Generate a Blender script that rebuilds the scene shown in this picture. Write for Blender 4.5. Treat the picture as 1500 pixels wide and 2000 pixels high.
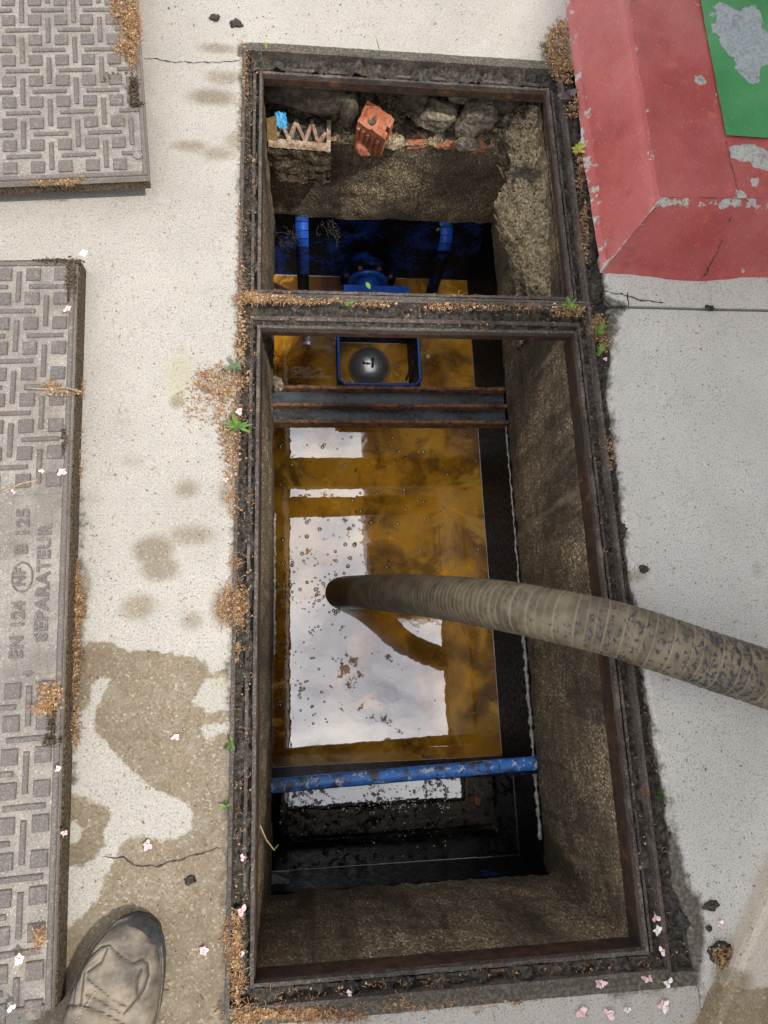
import bpy, bmesh, math, random
import numpy as np
from mathutils import Vector, Matrix, Euler, noise as mnoise

random.seed(7)
R = math.radians
for o in list(bpy.data.objects):
    bpy.data.objects.remove(o, do_unlink=True)
SC = bpy.context.scene
COL = SC.collection

# ------------------------------------------------------------------ camera
CH = 1.15                                    # phone held at 1.15 m, origin = point under it
FPX = 1284.03
_pp = np.array([750.0, 1000.0])
_F = np.array([556 - 750, -4286 - 1000, FPX]); _R = np.array([12600 - 750, 877 - 1000, FPX])
_y = _F / np.linalg.norm(_F); _x = _R / np.linalg.norm(_R)
_x = _x - (_x @ _y) * _y; _x /= np.linalg.norm(_x); _z = np.cross(_x, _y)
MW = np.array([_x, _y, _z])                  # world = MW @ (right, down, forward)

def at(px, py, z=0.0):
    """point of the place seen at photo pixel (px, py) at height z"""
    d = MW @ np.array([px - 750.0, py - 1000.0, FPX]); t = (z - CH) / d[2]
    return Vector((d[0] * t, d[1] * t, z))

cam = bpy.data.cameras.new('camera'); camo = bpy.data.objects.new('camera', cam); COL.objects.link(camo)
cam.sensor_width = 36.0; cam.lens = FPX / 2000.0 * 36.0; cam.clip_start = 0.02; cam.clip_end = 500
_m = Matrix(((MW[0, 0], -MW[0, 1], -MW[0, 2]), (MW[1, 0], -MW[1, 1], -MW[1, 2]), (MW[2, 0], -MW[2, 1], -MW[2, 2])))
camo.matrix_world = Matrix.Translation((0, 0, CH)) @ _m.to_4x4()
SC.camera = camo

# ------------------------------------------------------------------ sky, sun, exposure
SUN_EL = R(58); SUN_AZ = R(-28)              # from the right, a little from behind
SUN_DIR = Vector((math.cos(SUN_AZ) * math.cos(SUN_EL), math.sin(SUN_AZ) * math.cos(SUN_EL), math.sin(SUN_EL)))
w = bpy.data.worlds.new('World'); SC.world = w; w.use_nodes = True
wn = w.node_tree; wn.nodes.clear()
_out = wn.nodes.new('ShaderNodeOutputWorld'); _bg = wn.nodes.new('ShaderNodeBackground')
_sky = wn.nodes.new('ShaderNodeTexSky'); _sky.sky_type = 'NISHITA'; _sky.sun_disc = False
_sky.sun_elevation = SUN_EL; _sky.sun_rotation = math.atan2(SUN_DIR.x, SUN_DIR.y)
_tc = wn.nodes.new('ShaderNodeTexCoord')
_cn = wn.nodes.new('ShaderNodeTexNoise'); _cn.inputs['Scale'].default_value = 5.5; _cn.inputs['Detail'].default_value = 5
_cn.inputs['Roughness'].default_value = 0.55; _cn.inputs['Distortion'].default_value = 0.6
_cr = wn.nodes.new('ShaderNodeValToRGB')
_cr.color_ramp.elements[0].position = 0.33; _cr.color_ramp.elements[0].color = (4.6, 4.9, 6.0, 1)
_cr.color_ramp.elements[1].position = 0.66; _cr.color_ramp.elements[1].color = (17.0, 16.4, 15.4, 1)
_cm = wn.nodes.new('ShaderNodeMix'); _cm.data_type = 'RGBA'; _cm.inputs[0].default_value = 0.86
wn.links.new(_tc.outputs['Generated'], _cn.inputs['Vector']); wn.links.new(_cn.outputs['Fac'], _cr.inputs['Fac'])
wn.links.new(_sky.outputs['Color'], _cm.inputs[6]); wn.links.new(_cr.outputs['Color'], _cm.inputs[7])
wn.links.new(_cm.outputs[2], _bg.inputs['Color']); _bg.inputs['Strength'].default_value = 0.115
wn.links.new(_bg.outputs['Background'], _out.inputs['Surface'])
sl = bpy.data.lights.new('sun', 'SUN'); sl.energy = 2.8; sl.angle = R(2.5); sl.color = (1.0, 0.95, 0.87)
so = bpy.data.objects.new('sun', sl); COL.objects.link(so)
so.rotation_euler = SUN_DIR.to_track_quat('Z', 'Y').to_euler(); so.location = SUN_DIR * 20
SC.view_settings.view_transform = 'Standard'; SC.view_settings.look = 'None'
SC.view_settings.exposure = 0.45; SC.view_settings.gamma = 1.0
SC.view_settings.use_curve_mapping = False
SC.cycles.max_bounces = 6; SC.cycles.diffuse_bounces = 3; SC.cycles.glossy_bounces = 3; SC.cycles.transparent_max_bounces = 6
SC.cycles.caustics_reflective = False; SC.cycles.caustics_refractive = False

# ------------------------------------------------------------------ helpers: meshes and objects
def tag(o, label=None, cat=None, group=None, kind=None):
    if label: o['label'] = label
    if cat: o['category'] = cat
    if group: o['group'] = group
    if kind: o['kind'] = kind
    return o

def empty(name, loc=(0, 0, 0), rz=0.0, label=None, cat=None, group=None):
    o = bpy.data.objects.new(name, None); COL.objects.link(o); o.empty_display_size = 0.02
    o.location = loc; o.rotation_euler = (0, 0, rz)
    return tag(o, label, cat, group)

def link(name, me, mat, parent=None, loc=None, rot=None, scale=None):
    o = bpy.data.objects.new(name, me); COL.objects.link(o)
    if mat is not None and len(me.materials) == 0: me.materials.append(mat)
    if parent is not None: o.parent = parent
    if loc is not None: o.location = loc
    if rot is not None: o.rotation_euler = rot
    if scale is not None: o.scale = scale
    return o

class MB:
    def __init__(s): s.v = []; s.f = []
    def add(s, vs, fs):
        n = len(s.v); s.v += [tuple(v) for v in vs]; s.f += [tuple(i + n for i in f) for f in fs]; return s
    def box(s, x0, x1, y0, y1, z0, z1, mat=None):
        vs = [Vector(p) for p in ((x0, y0, z0), (x1, y0, z0), (x1, y1, z0), (x0, y1, z0), (x0, y0, z1), (x1, y0, z1), (x1, y1, z1), (x0, y1, z1))]
        if mat is not None: vs = [mat @ v for v in vs]
        return s.add(vs, [(0, 3, 2, 1), (4, 5, 6, 7), (0, 1, 5, 4), (1, 2, 6, 5), (2, 3, 7, 6), (3, 0, 4, 7)])
    def bbox(s, x0, x1, y0, y1, z0, z1, b=0.002, mat=None):
        """box with chamfered top edges"""
        vs = []
        for z, i in ((z0, 0), (z1 - b, 0), (z1, b)):
            vs += [Vector((x0 + i, y0 + i, z)), Vector((x1 - i, y0 + i, z)), Vector((x1 - i, y1 - i, z)), Vector((x0 + i, y1 - i, z))]
        if mat is not None: vs = [mat @ v for v in vs]
        fs = [(0, 3, 2, 1), (8, 9, 10, 11)]
        for l in (0, 4):
            for k in range(4): fs.append((l + k, l + (k + 1) % 4, l + 4 + (k + 1) % 4, l + 4 + k))
        return s.add(vs, fs)
    def tube(s, pts, r, n=10, cap=True):
        pts = [Vector(p) for p in pts]; rs = r if isinstance(r, (list, tuple)) else [r] * len(pts)
        rings = []; up = None
        for i, p in enumerate(pts):
            t = (pts[min(i + 1, len(pts) - 1)] - pts[max(i - 1, 0)]).normalized()
            if up is None:
                up = Vector((0, 0, 1)) if abs(t.z) < .9 else Vector((1, 0, 0))
            a = t.cross(up).normalized(); up = a.cross(t).normalized()
            rings.append([p + (a * math.cos(k * 2 * math.pi / n) + up * math.sin(k * 2 * math.pi / n)) * rs[i] for k in range(n)])
        vs = [v for r_ in rings for v in r_]; fs = []
        for i in range(len(pts) - 1):
            for k in range(n): fs.append((i * n + k, i * n + (k + 1) % n, (i + 1) * n + (k + 1) % n, (i + 1) * n + k))
        if cap:
            fs.append(tuple(range(n - 1, -1, -1))); fs.append(tuple((len(pts) - 1) * n + k for k in range(n)))
        return s.add(vs, fs)
    def lathe(s, prof, n=24, mat=None, cap=True):
        vs = []; fs = []
        for r, z in prof:
            for k in range(n):
                v = Vector((r * math.cos(k * 2 * math.pi / n), r * math.sin(k * 2 * math.pi / n), z)); vs.append(mat @ v if mat is not None else v)
        for i in range(len(prof) - 1):
            for k in range(n): fs.append((i * n + k, i * n + (k + 1) % n, (i + 1) * n + (k + 1) % n, (i + 1) * n + k))
        if cap:
            fs.append(tuple(range(n - 1, -1, -1))); fs.append(tuple((len(prof) - 1) * n + k for k in range(n)))
        return s.add(vs, fs)
    def grid(s, nu, nv, fn):
        n = len(s.v)
        for j in range(nv + 1):
            for i in range(nu + 1): s.v.append(tuple(fn(i / nu, j / nv)))
        for j in range(nv):
            for i in range(nu):
                a = n + j * (nu + 1) + i; s.f.append((a, a + 1, a + nu + 2, a + nu + 1))
        return s
    def mesh(s, name, smooth=False):
        me = bpy.data.meshes.new(name); me.from_pydata(s.v, [], s.f); me.update()
        if smooth: me.polygons.foreach_set('use_smooth', [True] * len(me.polygons))
        return me
    def build(s, name, mat, parent=None, smooth=False, **k):
        return link(name, s.mesh(name, smooth), mat, parent, **k)

def fbm(x, y, z=0.0, oct=4, sc=1.0):
    return mnoise.fractal(Vector((x * sc, y * sc, z * sc)), 1.0, 2.0, oct)

def poly_sdf(P, poly):
    """signed distance (positive inside) of points P (n,2) to polygon"""
    poly = np.array(poly); d = np.full(len(P), 1e9); ins = np.zeros(len(P), bool); n = len(poly)
    for i in range(n):
        a = poly[i]; b = poly[(i + 1) % n]; e = b - a; wv = P - a
        t = np.clip((wv @ e) / max(e @ e, 1e-12), 0, 1); q = wv - t[:, None] * e
        d = np.minimum(d, (q * q).sum(1))
        c = ((a[1] > P[:, 1]) != (b[1] > P[:, 1]))
        if abs(b[1] - a[1]) > 1e-12:
            ins ^= c & (P[:, 0] < (b[0] - a[0]) * (P[:, 1] - a[1]) / (b[1] - a[1]) + a[0])
    d = np.sqrt(d); return np.where(ins, d, -d)

def px_poly(pts, z=0.0): return [tuple(at(x, y, z)[:2]) for x, y in pts]

def put_attr(me, name, vals):
    a = me.attributes.new(name, 'FLOAT', 'POINT'); a.data.foreach_set('value', np.asarray(vals, dtype=np.float32))

# ------------------------------------------------------------------ helpers: materials
class G:
    def __init__(s, name):
        s.m = bpy.data.materials.new(name); s.m.use_nodes = True; s.t = s.m.node_tree; s.t.nodes.clear()
        s.out = s.n('ShaderNodeOutputMaterial'); s.p = s.n('ShaderNodeBsdfPrincipled'); s.l(s.p.outputs[0], s.out.inputs[0])
        s.geo = s.n('ShaderNodeNewGeometry'); s.pos = s.geo.outputs['Position']
    def n(s, t): return s.t.nodes.new(t)
    def l(s, a, b): s.t.links.new(a, b)
    def set(s, sock, v):
        if hasattr(v, 'is_output') or isinstance(v, bpy.types.NodeSocket): s.l(v, sock)
        else:
            if isinstance(v, (tuple, list)) and len(v) == 3 and sock.type == 'RGBA': v = (*v, 1)
            sock.default_value = v
    def noise(s, scale, detail=3, rough=.5, dist=0.0, vec=None, out='Fac'):
        n = s.n('ShaderNodeTexNoise'); s.l(vec if vec is not None else s.pos, n.inputs['Vector'])
        n.inputs['Scale'].default_value = scale; n.inputs['Detail'].default_value = detail
        n.inputs['Roughness'].default_value = rough; n.inputs['Distortion'].default_value = dist
        return n.outputs[out]
    def voro(s, scale, feat='F1', out='Distance', vec=None, rnd=1.0):
        n = s.n('ShaderNodeTexVoronoi'); n.feature = feat; s.l(vec if vec is not None else s.pos, n.inputs['Vector'])
        n.inputs['Scale'].default_value = scale; n.inputs['Randomness'].default_value = rnd; return n.outputs[out]
    def grain(s, scale, stops):
        n = s.n('ShaderNodeTexVoronoi'); s.l(s.pos, n.inputs['Vector']); n.inputs['Scale'].default_value = scale
        q = s.n('ShaderNodeSeparateColor'); s.l(n.outputs['Color'], q.inputs[0]); r = s.n('ShaderNodeValToRGB'); s.l(q.outputs[0], r.inputs[0]); e = r.color_ramp.elements
        e[0].position = stops[0][0]; e[0].color = (*stops[0][1], 1); e[1].position = stops[-1][0]; e[1].color = (*stops[-1][1], 1)
        for p, c in stops[1:-1]: k = e.new(p); k.color = (*c, 1)
        return r.outputs[0], n.outputs['Distance']
    def dots(s, scale, r, keep, vec):
        n = s.n('ShaderNodeTexVoronoi'); s.l(vec, n.inputs['Vector']); n.inputs['Scale'].default_value = scale
        q = s.n('ShaderNodeSeparateColor'); s.l(n.outputs['Color'], q.inputs[0])
        return s.math('MULTIPLY', s.ss(n.outputs['Distance'], r * .6, r * 1.1, 1, 0), s.ss(q.outputs[0], keep - .04, keep + .04, 0, 1)), n.outputs['Distance']
    def attr(s, name):
        n = s.n('ShaderNodeAttribute'); n.attribute_name = name; return n.outputs['Fac']
    def math(s, op, a, b=0.0, c=0.0, clamp=False):
        n = s.n('ShaderNodeMath'); n.operation = op; n.use_clamp = clamp
        s.set(n.inputs[0], a); s.set(n.inputs[1], b); s.set(n.inputs[2], c); return n.outputs[0]
    def ss(s, v, lo, hi, a=0.0, b=1.0):
        n = s.n('ShaderNodeMapRange'); n.interpolation_type = 'SMOOTHSTEP'; s.set(n.inputs[0], v)
        n.inputs[1].default_value = lo; n.inputs[2].default_value = hi; n.inputs[3].default_value = a; n.inputs[4].default_value = b
        return n.outputs[0]
    def mix(s, f, a, b, mode='MIX'):
        n = s.n('ShaderNodeMix'); n.data_type = 'RGBA'; n.blend_type = mode; n.clamp_factor = True
        s.set(n.inputs[0], f); s.set(n.inputs[6], a); s.set(n.inputs[7], b); return n.outputs[2]
    def vscale(s, x, y, z):
        n = s.n('ShaderNodeVectorMath'); n.operation = 'MULTIPLY'; s.l(s.pos, n.inputs[0]); n.inputs[1].default_value = (x, y, z); return n.outputs[0]
    def sep(s, i):
        n = s.n('ShaderNodeSeparateXYZ'); s.l(s.pos, n.inputs[0]); return n.outputs[i]
    def rnd(s):
        n = s.n('ShaderNodeObjectInfo'); return n.outputs['Random']
    def bump(s, h, strength=.5, dist=.002, nrm=None):
        n = s.n('ShaderNodeBump'); n.inputs['Strength'].default_value = strength; n.inputs['Distance'].default_value = dist
        s.l(h, n.inputs['Height'])
        if nrm is not None: s.l(nrm, n.inputs['Normal'])
        return n.outputs[0]
    def done(s, col, rough=.8, nrm=None, metal=0.0, spec=.4, **k):
        s.set(s.p.inputs['Base Color'], col); s.set(s.p.inputs['Roughness'], rough); s.set(s.p.inputs['Metallic'], metal)
        s.p.inputs['Specular IOR Level'].default_value = spec
        if nrm is not None: s.l(nrm, s.p.inputs['Normal'])
        for a, b in k.items(): s.set(s.p.inputs[a], b)
        return s.m

def concrete_mat(name, c0, c1, dark, grain=.35):
    g = G(name)
    big = g.noise(5, 4, .6); col = g.mix(g.ss(big, .3, .7), c0, c1)
    blot = g.ss(g.noise(38, 3, .6), .52, .75, 0, .35); col = g.mix(blot, col, tuple(v * .8 for v in c0))
    sp = g.noise(330, 2, .7); col = g.mix(g.ss(sp, .50, .70, 0, grain), col, dark)
    sp2 = g.noise(350, 2, .7, vec=g.vscale(1, 1, 3)); col = g.mix(g.ss(sp2, .52, .70, 0, .55), col, (.60, .57, .51))
    col = g.mix(g.ss(g.noise(140, 1), .70, .76, 0, .8), col, dark)
    # wear and stains: wet patches, drip spots, soil and moss by the iron frame
    nz = g.noise(70, 4, .65); nz2 = g.noise(16, 3, .6)
    wv = g.math('ADD', g.attr('wet'), g.math('MULTIPLY', g.math('SUBTRACT', nz, .5), .020))
    wet = g.math('MULTIPLY', g.ss(wv, -.0022, .0040), g.ss(g.noise(24, 4, .65), .22, .55, .72, 1.0))
    sv = g.math('ADD', g.attr('spot'), g.math('MULTIPLY', g.math('SUBTRACT', nz, .5), .35)); spot = g.ss(sv, .15, 1.05)
    wall_ = g.math('MAXIMUM', wet, g.math('MULTIPLY', spot, .8))
    wetc = g.mix(1.0, col, (.58, .48, .345), 'MULTIPLY')
    wetc = g.mix(g.ss(nz2, .4, .7, 0, .5), wetc, g.mix(1.0, col, (.45, .365, .25), 'MULTIPLY'))
    wg, wd_ = g.grain(330, [(0, (.060, .046, .030)), (.35, (.155, .124, .083)), (.8, (.235, .195, .138)), (.94, (.36, .315, .245)), (1, (.66, .61, .53))])
    wetc = g.mix(.36, wetc, wg); wetc = g.mix(g.ss(g.noise(7, 4, .6), .40, .66, 0, .35), wetc, (.105, .082, .052))
    col = g.mix(wall_, col, wetc)
    yl = g.ss(g.attr('yellow'), .1, 1.0, 0, .32); col = g.mix(yl, col, (.33, .29, .13))
    dv = g.math('ADD', g.attr('dirt'), g.math('ADD', g.math('MULTIPLY', g.math('SUBTRACT', nz, .5), .034), g.math('MULTIPLY', g.math('SUBTRACT', nz2, .5), .040)))
    dirt = g.ss(dv, -.006, .012)
    dc = g.mix(g.ss(g.noise(160, 3), .4, .65), (.040, .035, .028), (.12, .105, .078))
    dc = g.mix(g.ss(g.noise(30, 4, .7), .52, .70, 0, .55), dc, (.050, .058, .028))
    col = g.mix(g.math('MULTIPLY', dirt, .92), col, dc)
    ck = g.ss(g.math('ADD', g.attr('crack'), g.math('MULTIPLY', g.math('SUBTRACT', nz, .5), .005)), -.0012, .0012); col = g.mix(ck, col, (.05, .042, .03))
    h = g.math('ADD', g.math('MULTIPLY', sp, .7), g.math('MULTIPLY', g.noise(1100, 2), .5))
    h = g.math('SUBTRACT', h, g.math('MULTIPLY', ck, 2.0))
    nrm = g.bump(h, .5, .0013)
    ro = g.math('SUBTRACT', .9, g.math('MULTIPLY', wall_, .38))
    return g.done(col, ro, nrm, spec=.35)

M_CONC = concrete_mat('concrete_pale', (.365, .346, .312), (.422, .402, .366), (.12, .11, .10), .66)
M_CONC2 = concrete_mat('concrete_grey', (.50, .485, .455), (.56, .545, .515), (.12, .115, .11), .75)
M_CONC3 = concrete_mat('concrete_beige', (.46, .41, .335), (.54, .485, .405), (.17, .13, .09), .6)

def m_soil():
    g = G('black_soil'); n1 = g.noise(120, 5, .7); n2 = g.noise(28, 3, .6)
    c = g.mix(g.ss(n1, .38, .68), (.014, .0125, .011), (.085, .073, .060)); c = g.mix(g.ss(n2, .55, .75, 0, .6), c, (.10, .075, .045))
    c = g.mix(g.ss(g.noise(330, 2), .64, .74, 0, .8), c, (.26, .20, .13))
    return g.done(c, g.ss(n2, .35, .65, .45, .95), g.bump(n1, .9, .004), spec=.35)
M_SOIL = m_soil()

def m_iron():
    g = G('rusted_iron'); n1 = g.noise(60, 5, .7); n2 = g.noise(9, 4, .6); n3 = g.noise(300, 3, .6)
    c = g.mix(g.ss(n3, .35, .7), (.050, .043, .038), (.135, .118, .103))
    c = g.mix(g.ss(n1, .50, .66, 0, .85), c, (.075, .030, .014)); c = g.mix(g.ss(g.noise(35, 5, .7), .60, .72, 0, .9), c, (.26, .10, .030))
    c = g.mix(g.ss(n2, .42, .62, 0, .55), c, (.022, .018, .015)); c = g.mix(g.ss(n3, .60, .72, 0, .75), c, (.30, .26, .21)); c = g.mix(g.ss(g.noise(16, 5, .7), .52, .68, 0, .55), c, (.19, .165, .14))
    return g.done(c, .72, g.bump(g.math('ADD', n1, g.math('MULTIPLY', n3, .6)), .6, .002), spec=.4)
M_IRON = m_iron()

def m_skirt():
    g = G('red_rust_iron'); n1 = g.noise(45, 5, .7); n2 = g.noise(200, 3)
    c = g.mix(g.ss(n1, .35, .65), (.024, .016, .012), (.075, .034, .019)); c = g.mix(g.ss(g.noise(7, 4, .65), .48, .62, 0, .75), c, (.022, .018, .015)); c = g.mix(g.ss(g.noise(22, 4, .7), .58, .72), c, (.17, .062, .020))
    return g.done(c, .8, g.bump(n2, .6, .002), spec=.3)
M_SKIRT = m_skirt()

def m_cover():
    g = G('cast_iron_cover_floor'); n1 = g.noise(260, 3, .6); n2 = g.noise(14, 4, .6)
    c = g.mix(g.ss(n2, .32, .68), (.215, .198, .18), (.30, .275, .245)); c = g.mix(g.ss(n1, .50, .70, 0, .65), c, (.10, .095, .09))
    c = g.mix(g.ss(g.noise(420, 2), .60, .70, 0, .85), c, (.55, .50, .43)); c = g.mix(g.ss(g.noise(32, 5, .7), .54, .68, 0, .6), c, (.17, .135, .095))
    c = g.mix(g.ss(g.noise(6, 5, .65), .50, .68, 0, .5), c, (.115, .10, .085)); c = g.mix(g.ss(g.noise(95, 4, .7), .60, .70, 0, .7), c, (.40, .345, .27))
    return g.done(c, .75, g.bump(n1, .45, .0012), spec=.4)
M_COVER = m_cover()
def m_stud():
    g = G('cast_iron_worn'); n1 = g.noise(300, 3, .6); r = g.rnd()
    c = g.mix(g.ss(n1, .40, .68), (.088, .079, .076), (.165, .150, .142)); c = g.mix(g.math('MULTIPLY', r, .45), c, (.15, .115, .10))
    c = g.mix(g.ss(g.noise(500, 2), .62, .71, 0, .7), c, (.45, .41, .37)); c = g.mix(g.ss(g.noise(55, 4, .7), .55, .67, 0, .55), c, (.27, .225, .175)); c = g.mix(g.ss(g.noise(8, 4, .6), .52, .68, 0, .5), c, (.11, .085, .068))
    return g.done(c, .62, g.bump(n1, .4, .0009), spec=.5)
M_STUD = m_stud()
def m_lip():
    g = G('soil_crusted_iron'); n1 = g.noise(260, 4, .7)
    c = g.mix(g.ss(n1, .36, .66), (.020, .017, .014), (.17, .125, .08)); c = g.mix(g.ss(g.noise(400, 2), .64, .72, 0, .7), c, (.40, .33, .24))
    return g.done(c, .9, g.bump(n1, .9, .003), spec=.2)
M_LIP = m_lip()

def m_pitwall():
    g = G('coarse_pit_concrete'); n1 = g.noise(170, 3, .7); n2 = g.noise(7, 4, .6); n3 = g.noise(60, 4, .7)
    wv = g.vscale(1, 1, .6); m1, gd = g.dots(200, .44, .52, wv); m2, gd2 = g.dots(150, .45, .62, wv)
    c = g.mix(g.ss(n1, .36, .64), (.135, .101, .062), (.295, .228, .145)); c = g.mix(g.math('MULTIPLY', m2, .8), c, (.040, .031, .021)); c = g.mix(g.math('MULTIPLY', m1, .85), c, (.64, .53, .36))
    c = g.mix(g.ss(n2, .36, .66, .60, 0), c, (.075, .058, .036)); c = g.mix(g.ss(n3, .52, .72, 0, .6), c, (.055, .042, .026))
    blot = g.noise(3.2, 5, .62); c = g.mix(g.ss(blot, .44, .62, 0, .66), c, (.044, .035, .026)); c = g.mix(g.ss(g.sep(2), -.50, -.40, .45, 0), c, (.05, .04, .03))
    st = g.noise(6, 5, .65, vec=g.vscale(1, 1, .3)); c = g.mix(g.ss(st, .50, .66, 0, .80), c, (.034, .027, .020)); run = g.noise(26, 4, .6, vec=g.vscale(1, 1, .07)); c = g.mix(g.ss(run, .54, .68, 0, .55), c, (.045, .034, .022)); c = g.mix(g.ss(g.noise(17, 4, .6, vec=g.vscale(1, 1, .1)), .60, .70, 0, .35), c, (.34, .27, .18))
    ck = g.attr('crack'); c = g.mix(g.ss(ck, -.001, .001), c, (.02, .015, .01))
    return g.done(c, g.ss(n3, .4, .7, .85, .6), g.bump(g.math('SUBTRACT', g.math('MULTIPLY', n1, .3), gd), .5, .003), spec=.3)
M_PIT = m_pitwall()
def m_mortar():
    g = G('rough_tan_mortar'); n1 = g.noise(150, 4, .7); n2 = g.noise(11, 4, .6)
    m1, gd = g.dots(170, .44, .5, g.pos); m2, gd2 = g.dots(110, .46, .66, g.pos)
    c = g.mix(g.ss(n1, .36, .64), (.20, .155, .095), (.44, .355, .225)); c = g.mix(g.math('MULTIPLY', m2, .8), c, (.055, .042, .028)); c = g.mix(g.math('MULTIPLY', m1, .75), c, (.64, .54, .37))
    c = g.mix(g.ss(n2, .50, .62, 0, .85), c, (.050, .047, .042)); c = g.mix(g.ss(g.noise(45, 4, .7), .56, .68, 0, .8), c, (.075, .055, .032))
    return g.done(c, .9, g.bump(g.math('SUBTRACT', n1, g.math('MULTIPLY', gd, .7)), 1.0, .006), spec=.25)
M_MORTAR = m_mortar()
def m_stone(name, a, b):
    g = G(name); n1 = g.noise(90, 5, .7); n2 = g.noise(15, 3)
    c = g.mix(g.ss(n1, .35, .68), a, b); c = g.mix(g.ss(n2, .5, .7, 0, .7), c, tuple(v * .35 for v in a))
    return g.done(c, .85, g.bump(n1, .9, .004), spec=.3)
M_STONE_D = m_stone('dark_stone', (.048, .040, .030), (.13, .105, .075))
M_STONE = m_stone('grey_stone', (.085, .072, .054), (.33, .28, .205))
def m_brick(name, a, b, d):
    g = G(name); n1 = g.noise(120, 5, .7); n2 = g.noise(28, 3)
    c = g.mix(g.ss(n2, .35, .65), a, b); c = g.mix(g.ss(n1, .50, .66, 0, .85), c, d); c = g.mix(g.ss(g.noise(45, 4, .7), .54, .66, 0, .7), c, (.20, .155, .11))
    return g.done(c, .88, g.bump(n1, .7, .003), spec=.25)
M_BRICK = m_brick('terracotta', (.34, .105, .052), (.48, .18, .10), (.085, .055, .042))
M_BRICK_P = m_brick('pale_terracotta', (.29, .165, .11), (.50, .39, .29), (.075, .05, .036))

def m_blue(name, blue, grime, amt, ro=.22, sp=.5):
    g = G(name); n1 = g.noise(13, 5, .65); n2 = g.noise(90, 4, .7)
    f = g.math('ADD', g.math('MULTIPLY', n1, .7), g.math('MULTIPLY', n2, .3))
    c = g.mix(g.ss(f, amt - .05, amt + .06), blue, grime)
    return g.done(c, g.ss(n2, .3, .7, ro, ro + .25), g.bump(n2, .2, .002), spec=sp)
M_TANK = m_blue('tank_blue_black', (.008, .032, .15), (.003, .003, .004), .45, .45, .12)
M_TANKK = m_blue('tank_black', (.004, .010, .040), (.0025, .0025, .003), .34, .5, .10)
M_TANKF = m_blue('tank_black_blue', (.010, .040, .18), (.003, .003, .004), .40, .4, .2)
M_BLUE = m_blue('blue_paint', (.012, .085, .42), (.008, .012, .03), .60)
M_BLUED = m_blue('blue_paint_grimy', (.014, .080, .42), (.006, .007, .012), .54)
def m_rail():
    g = G('blue_rail_flaked'); n1 = g.noise(26, 5, .7); n2 = g.noise(55, 4, .75)
    c = g.mix(g.ss(n1, .50, .60), (.045, .20, .62), (.06, .065, .075)); c = g.mix(g.ss(n2, .56, .62), c, (.55, .60, .66)); c = g.mix(g.ss(g.noise(80, 4, .75), .58, .63), c, (.05, .045, .04)); c = g.mix(g.ss(g.noise(18, 3), .6, .7), c, (.10, .055, .03))
    return g.done(c, .35, g.bump(n2, .5, .002), spec=.5)
M_RAIL = m_rail()
def m_beam():
    g = G('oily_steel'); n1 = g.noise(14, 4, .6, vec=g.vscale(.4, 1, 1)); n2 = g.noise(130, 4, .7)
    c = g.mix(g.ss(n1, .4, .62), (.06, .075, .085), (.020, .020, .022)); c = g.mix(g.ss(g.noise(22, 3), .66, .70), c, (.015, .07, .30))
    c = g.mix(g.ss(n2, .6, .72, 0, .7), c, (.05, .03, .02))
    return g.done(c, g.ss(n2, .3, .7, .15, .5), g.bump(n2, .5, .002), spec=.6)
M_BEAM = m_beam()
def m_rustedge():
    g = G('rust_flange'); n2 = g.noise(70, 5, .75)
    c = g.mix(g.ss(n2, .35, .6), (.030, .020, .016), (.22, .095, .045)); c = g.mix(g.ss(g.noise(12, 3), .5, .65, 0, .75), c, (.022, .018, .016))
    return g.done(c, .7, g.bump(n2, .8, .003), spec=.35)
M_RUST = m_rustedge()

def m_water(name, kind):
    g = G(name)
    if kind == 'brown':
        sw = g.noise(3.0, 5, .55, .5); sw2 = g.noise(9, 5, .62, .35); sp = g.noise(70, 4, .7)
        c = g.mix(g.ss(sw, .38, .62), (.22, .085, .009), (1.0, .47, .036)); c = g.mix(g.ss(sw2, .46, .66, 0, .75), c, (.13, .056, .009))
        c = g.mix(g.ss(g.noise(2.3, 3, .6), .50, .66, 0, .6), c, (.14, .062, .010)); c = g.mix(g.ss(g.noise(4.5, 5, .62, 1.8), .52, .68, 0, .85), c, (1.0, .55, .075)); c = g.mix(g.ss(g.math('MULTIPLY', g.noise(13, 4, .65), sp), .345, .43, 0, .8), c, (.03, .018, .006))
    else:
        sw2 = g.noise(12, 6, .7, 1.0); c = g.mix(g.ss(sw2, .45, .7), (.004, .004, .004), (.022, .020, .014))
    h = g.noise(14, 3, .5)
    nrm = g.bump(h, .09, .003)
    dif = g.n('ShaderNodeBsdfDiffuse'); g.set(dif.inputs['Color'], c)
    gl = g.n('ShaderNodeBsdfGlossy'); gl.inputs['Roughness'].default_value = .012; gl.inputs['Color'].default_value = (.96, .97, 1, 1); g.l(nrm, gl.inputs['Normal'])
    fr = g.n('ShaderNodeFresnel'); fr.inputs['IOR'].default_value = 3.3 if kind == 'brown' else 2.8
    mx = g.n('ShaderNodeMixShader'); 
    sc1 = g.math('MULTIPLY', g.noise(34, 5, .72), g.noise(6, 3, .6))       # floating scum dulls the surface in ragged islands
    film = g.ss(sc1, .33, .36, 1, .12) if kind == 'brown' else g.ss(g.math('ADD', g.noise(60, 5, .75), g.math('MULTIPLY', g.noise(9, 3), .35)), .70, .735, 1, .10)
    g.l(g.math('MULTIPLY', fr.outputs[0], film), mx.inputs[0]); g.l(dif.outputs[0], mx.inputs[1]); g.l(gl.outputs[0], mx.inputs[2])
    g.t.nodes.remove(g.p); g.l(mx.outputs[0], g.out.inputs[0]); return g.m
M_WATER = m_water('oily_brown_water', 'brown'); M_WATERK = m_water('oily_black_water', 'black')

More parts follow.
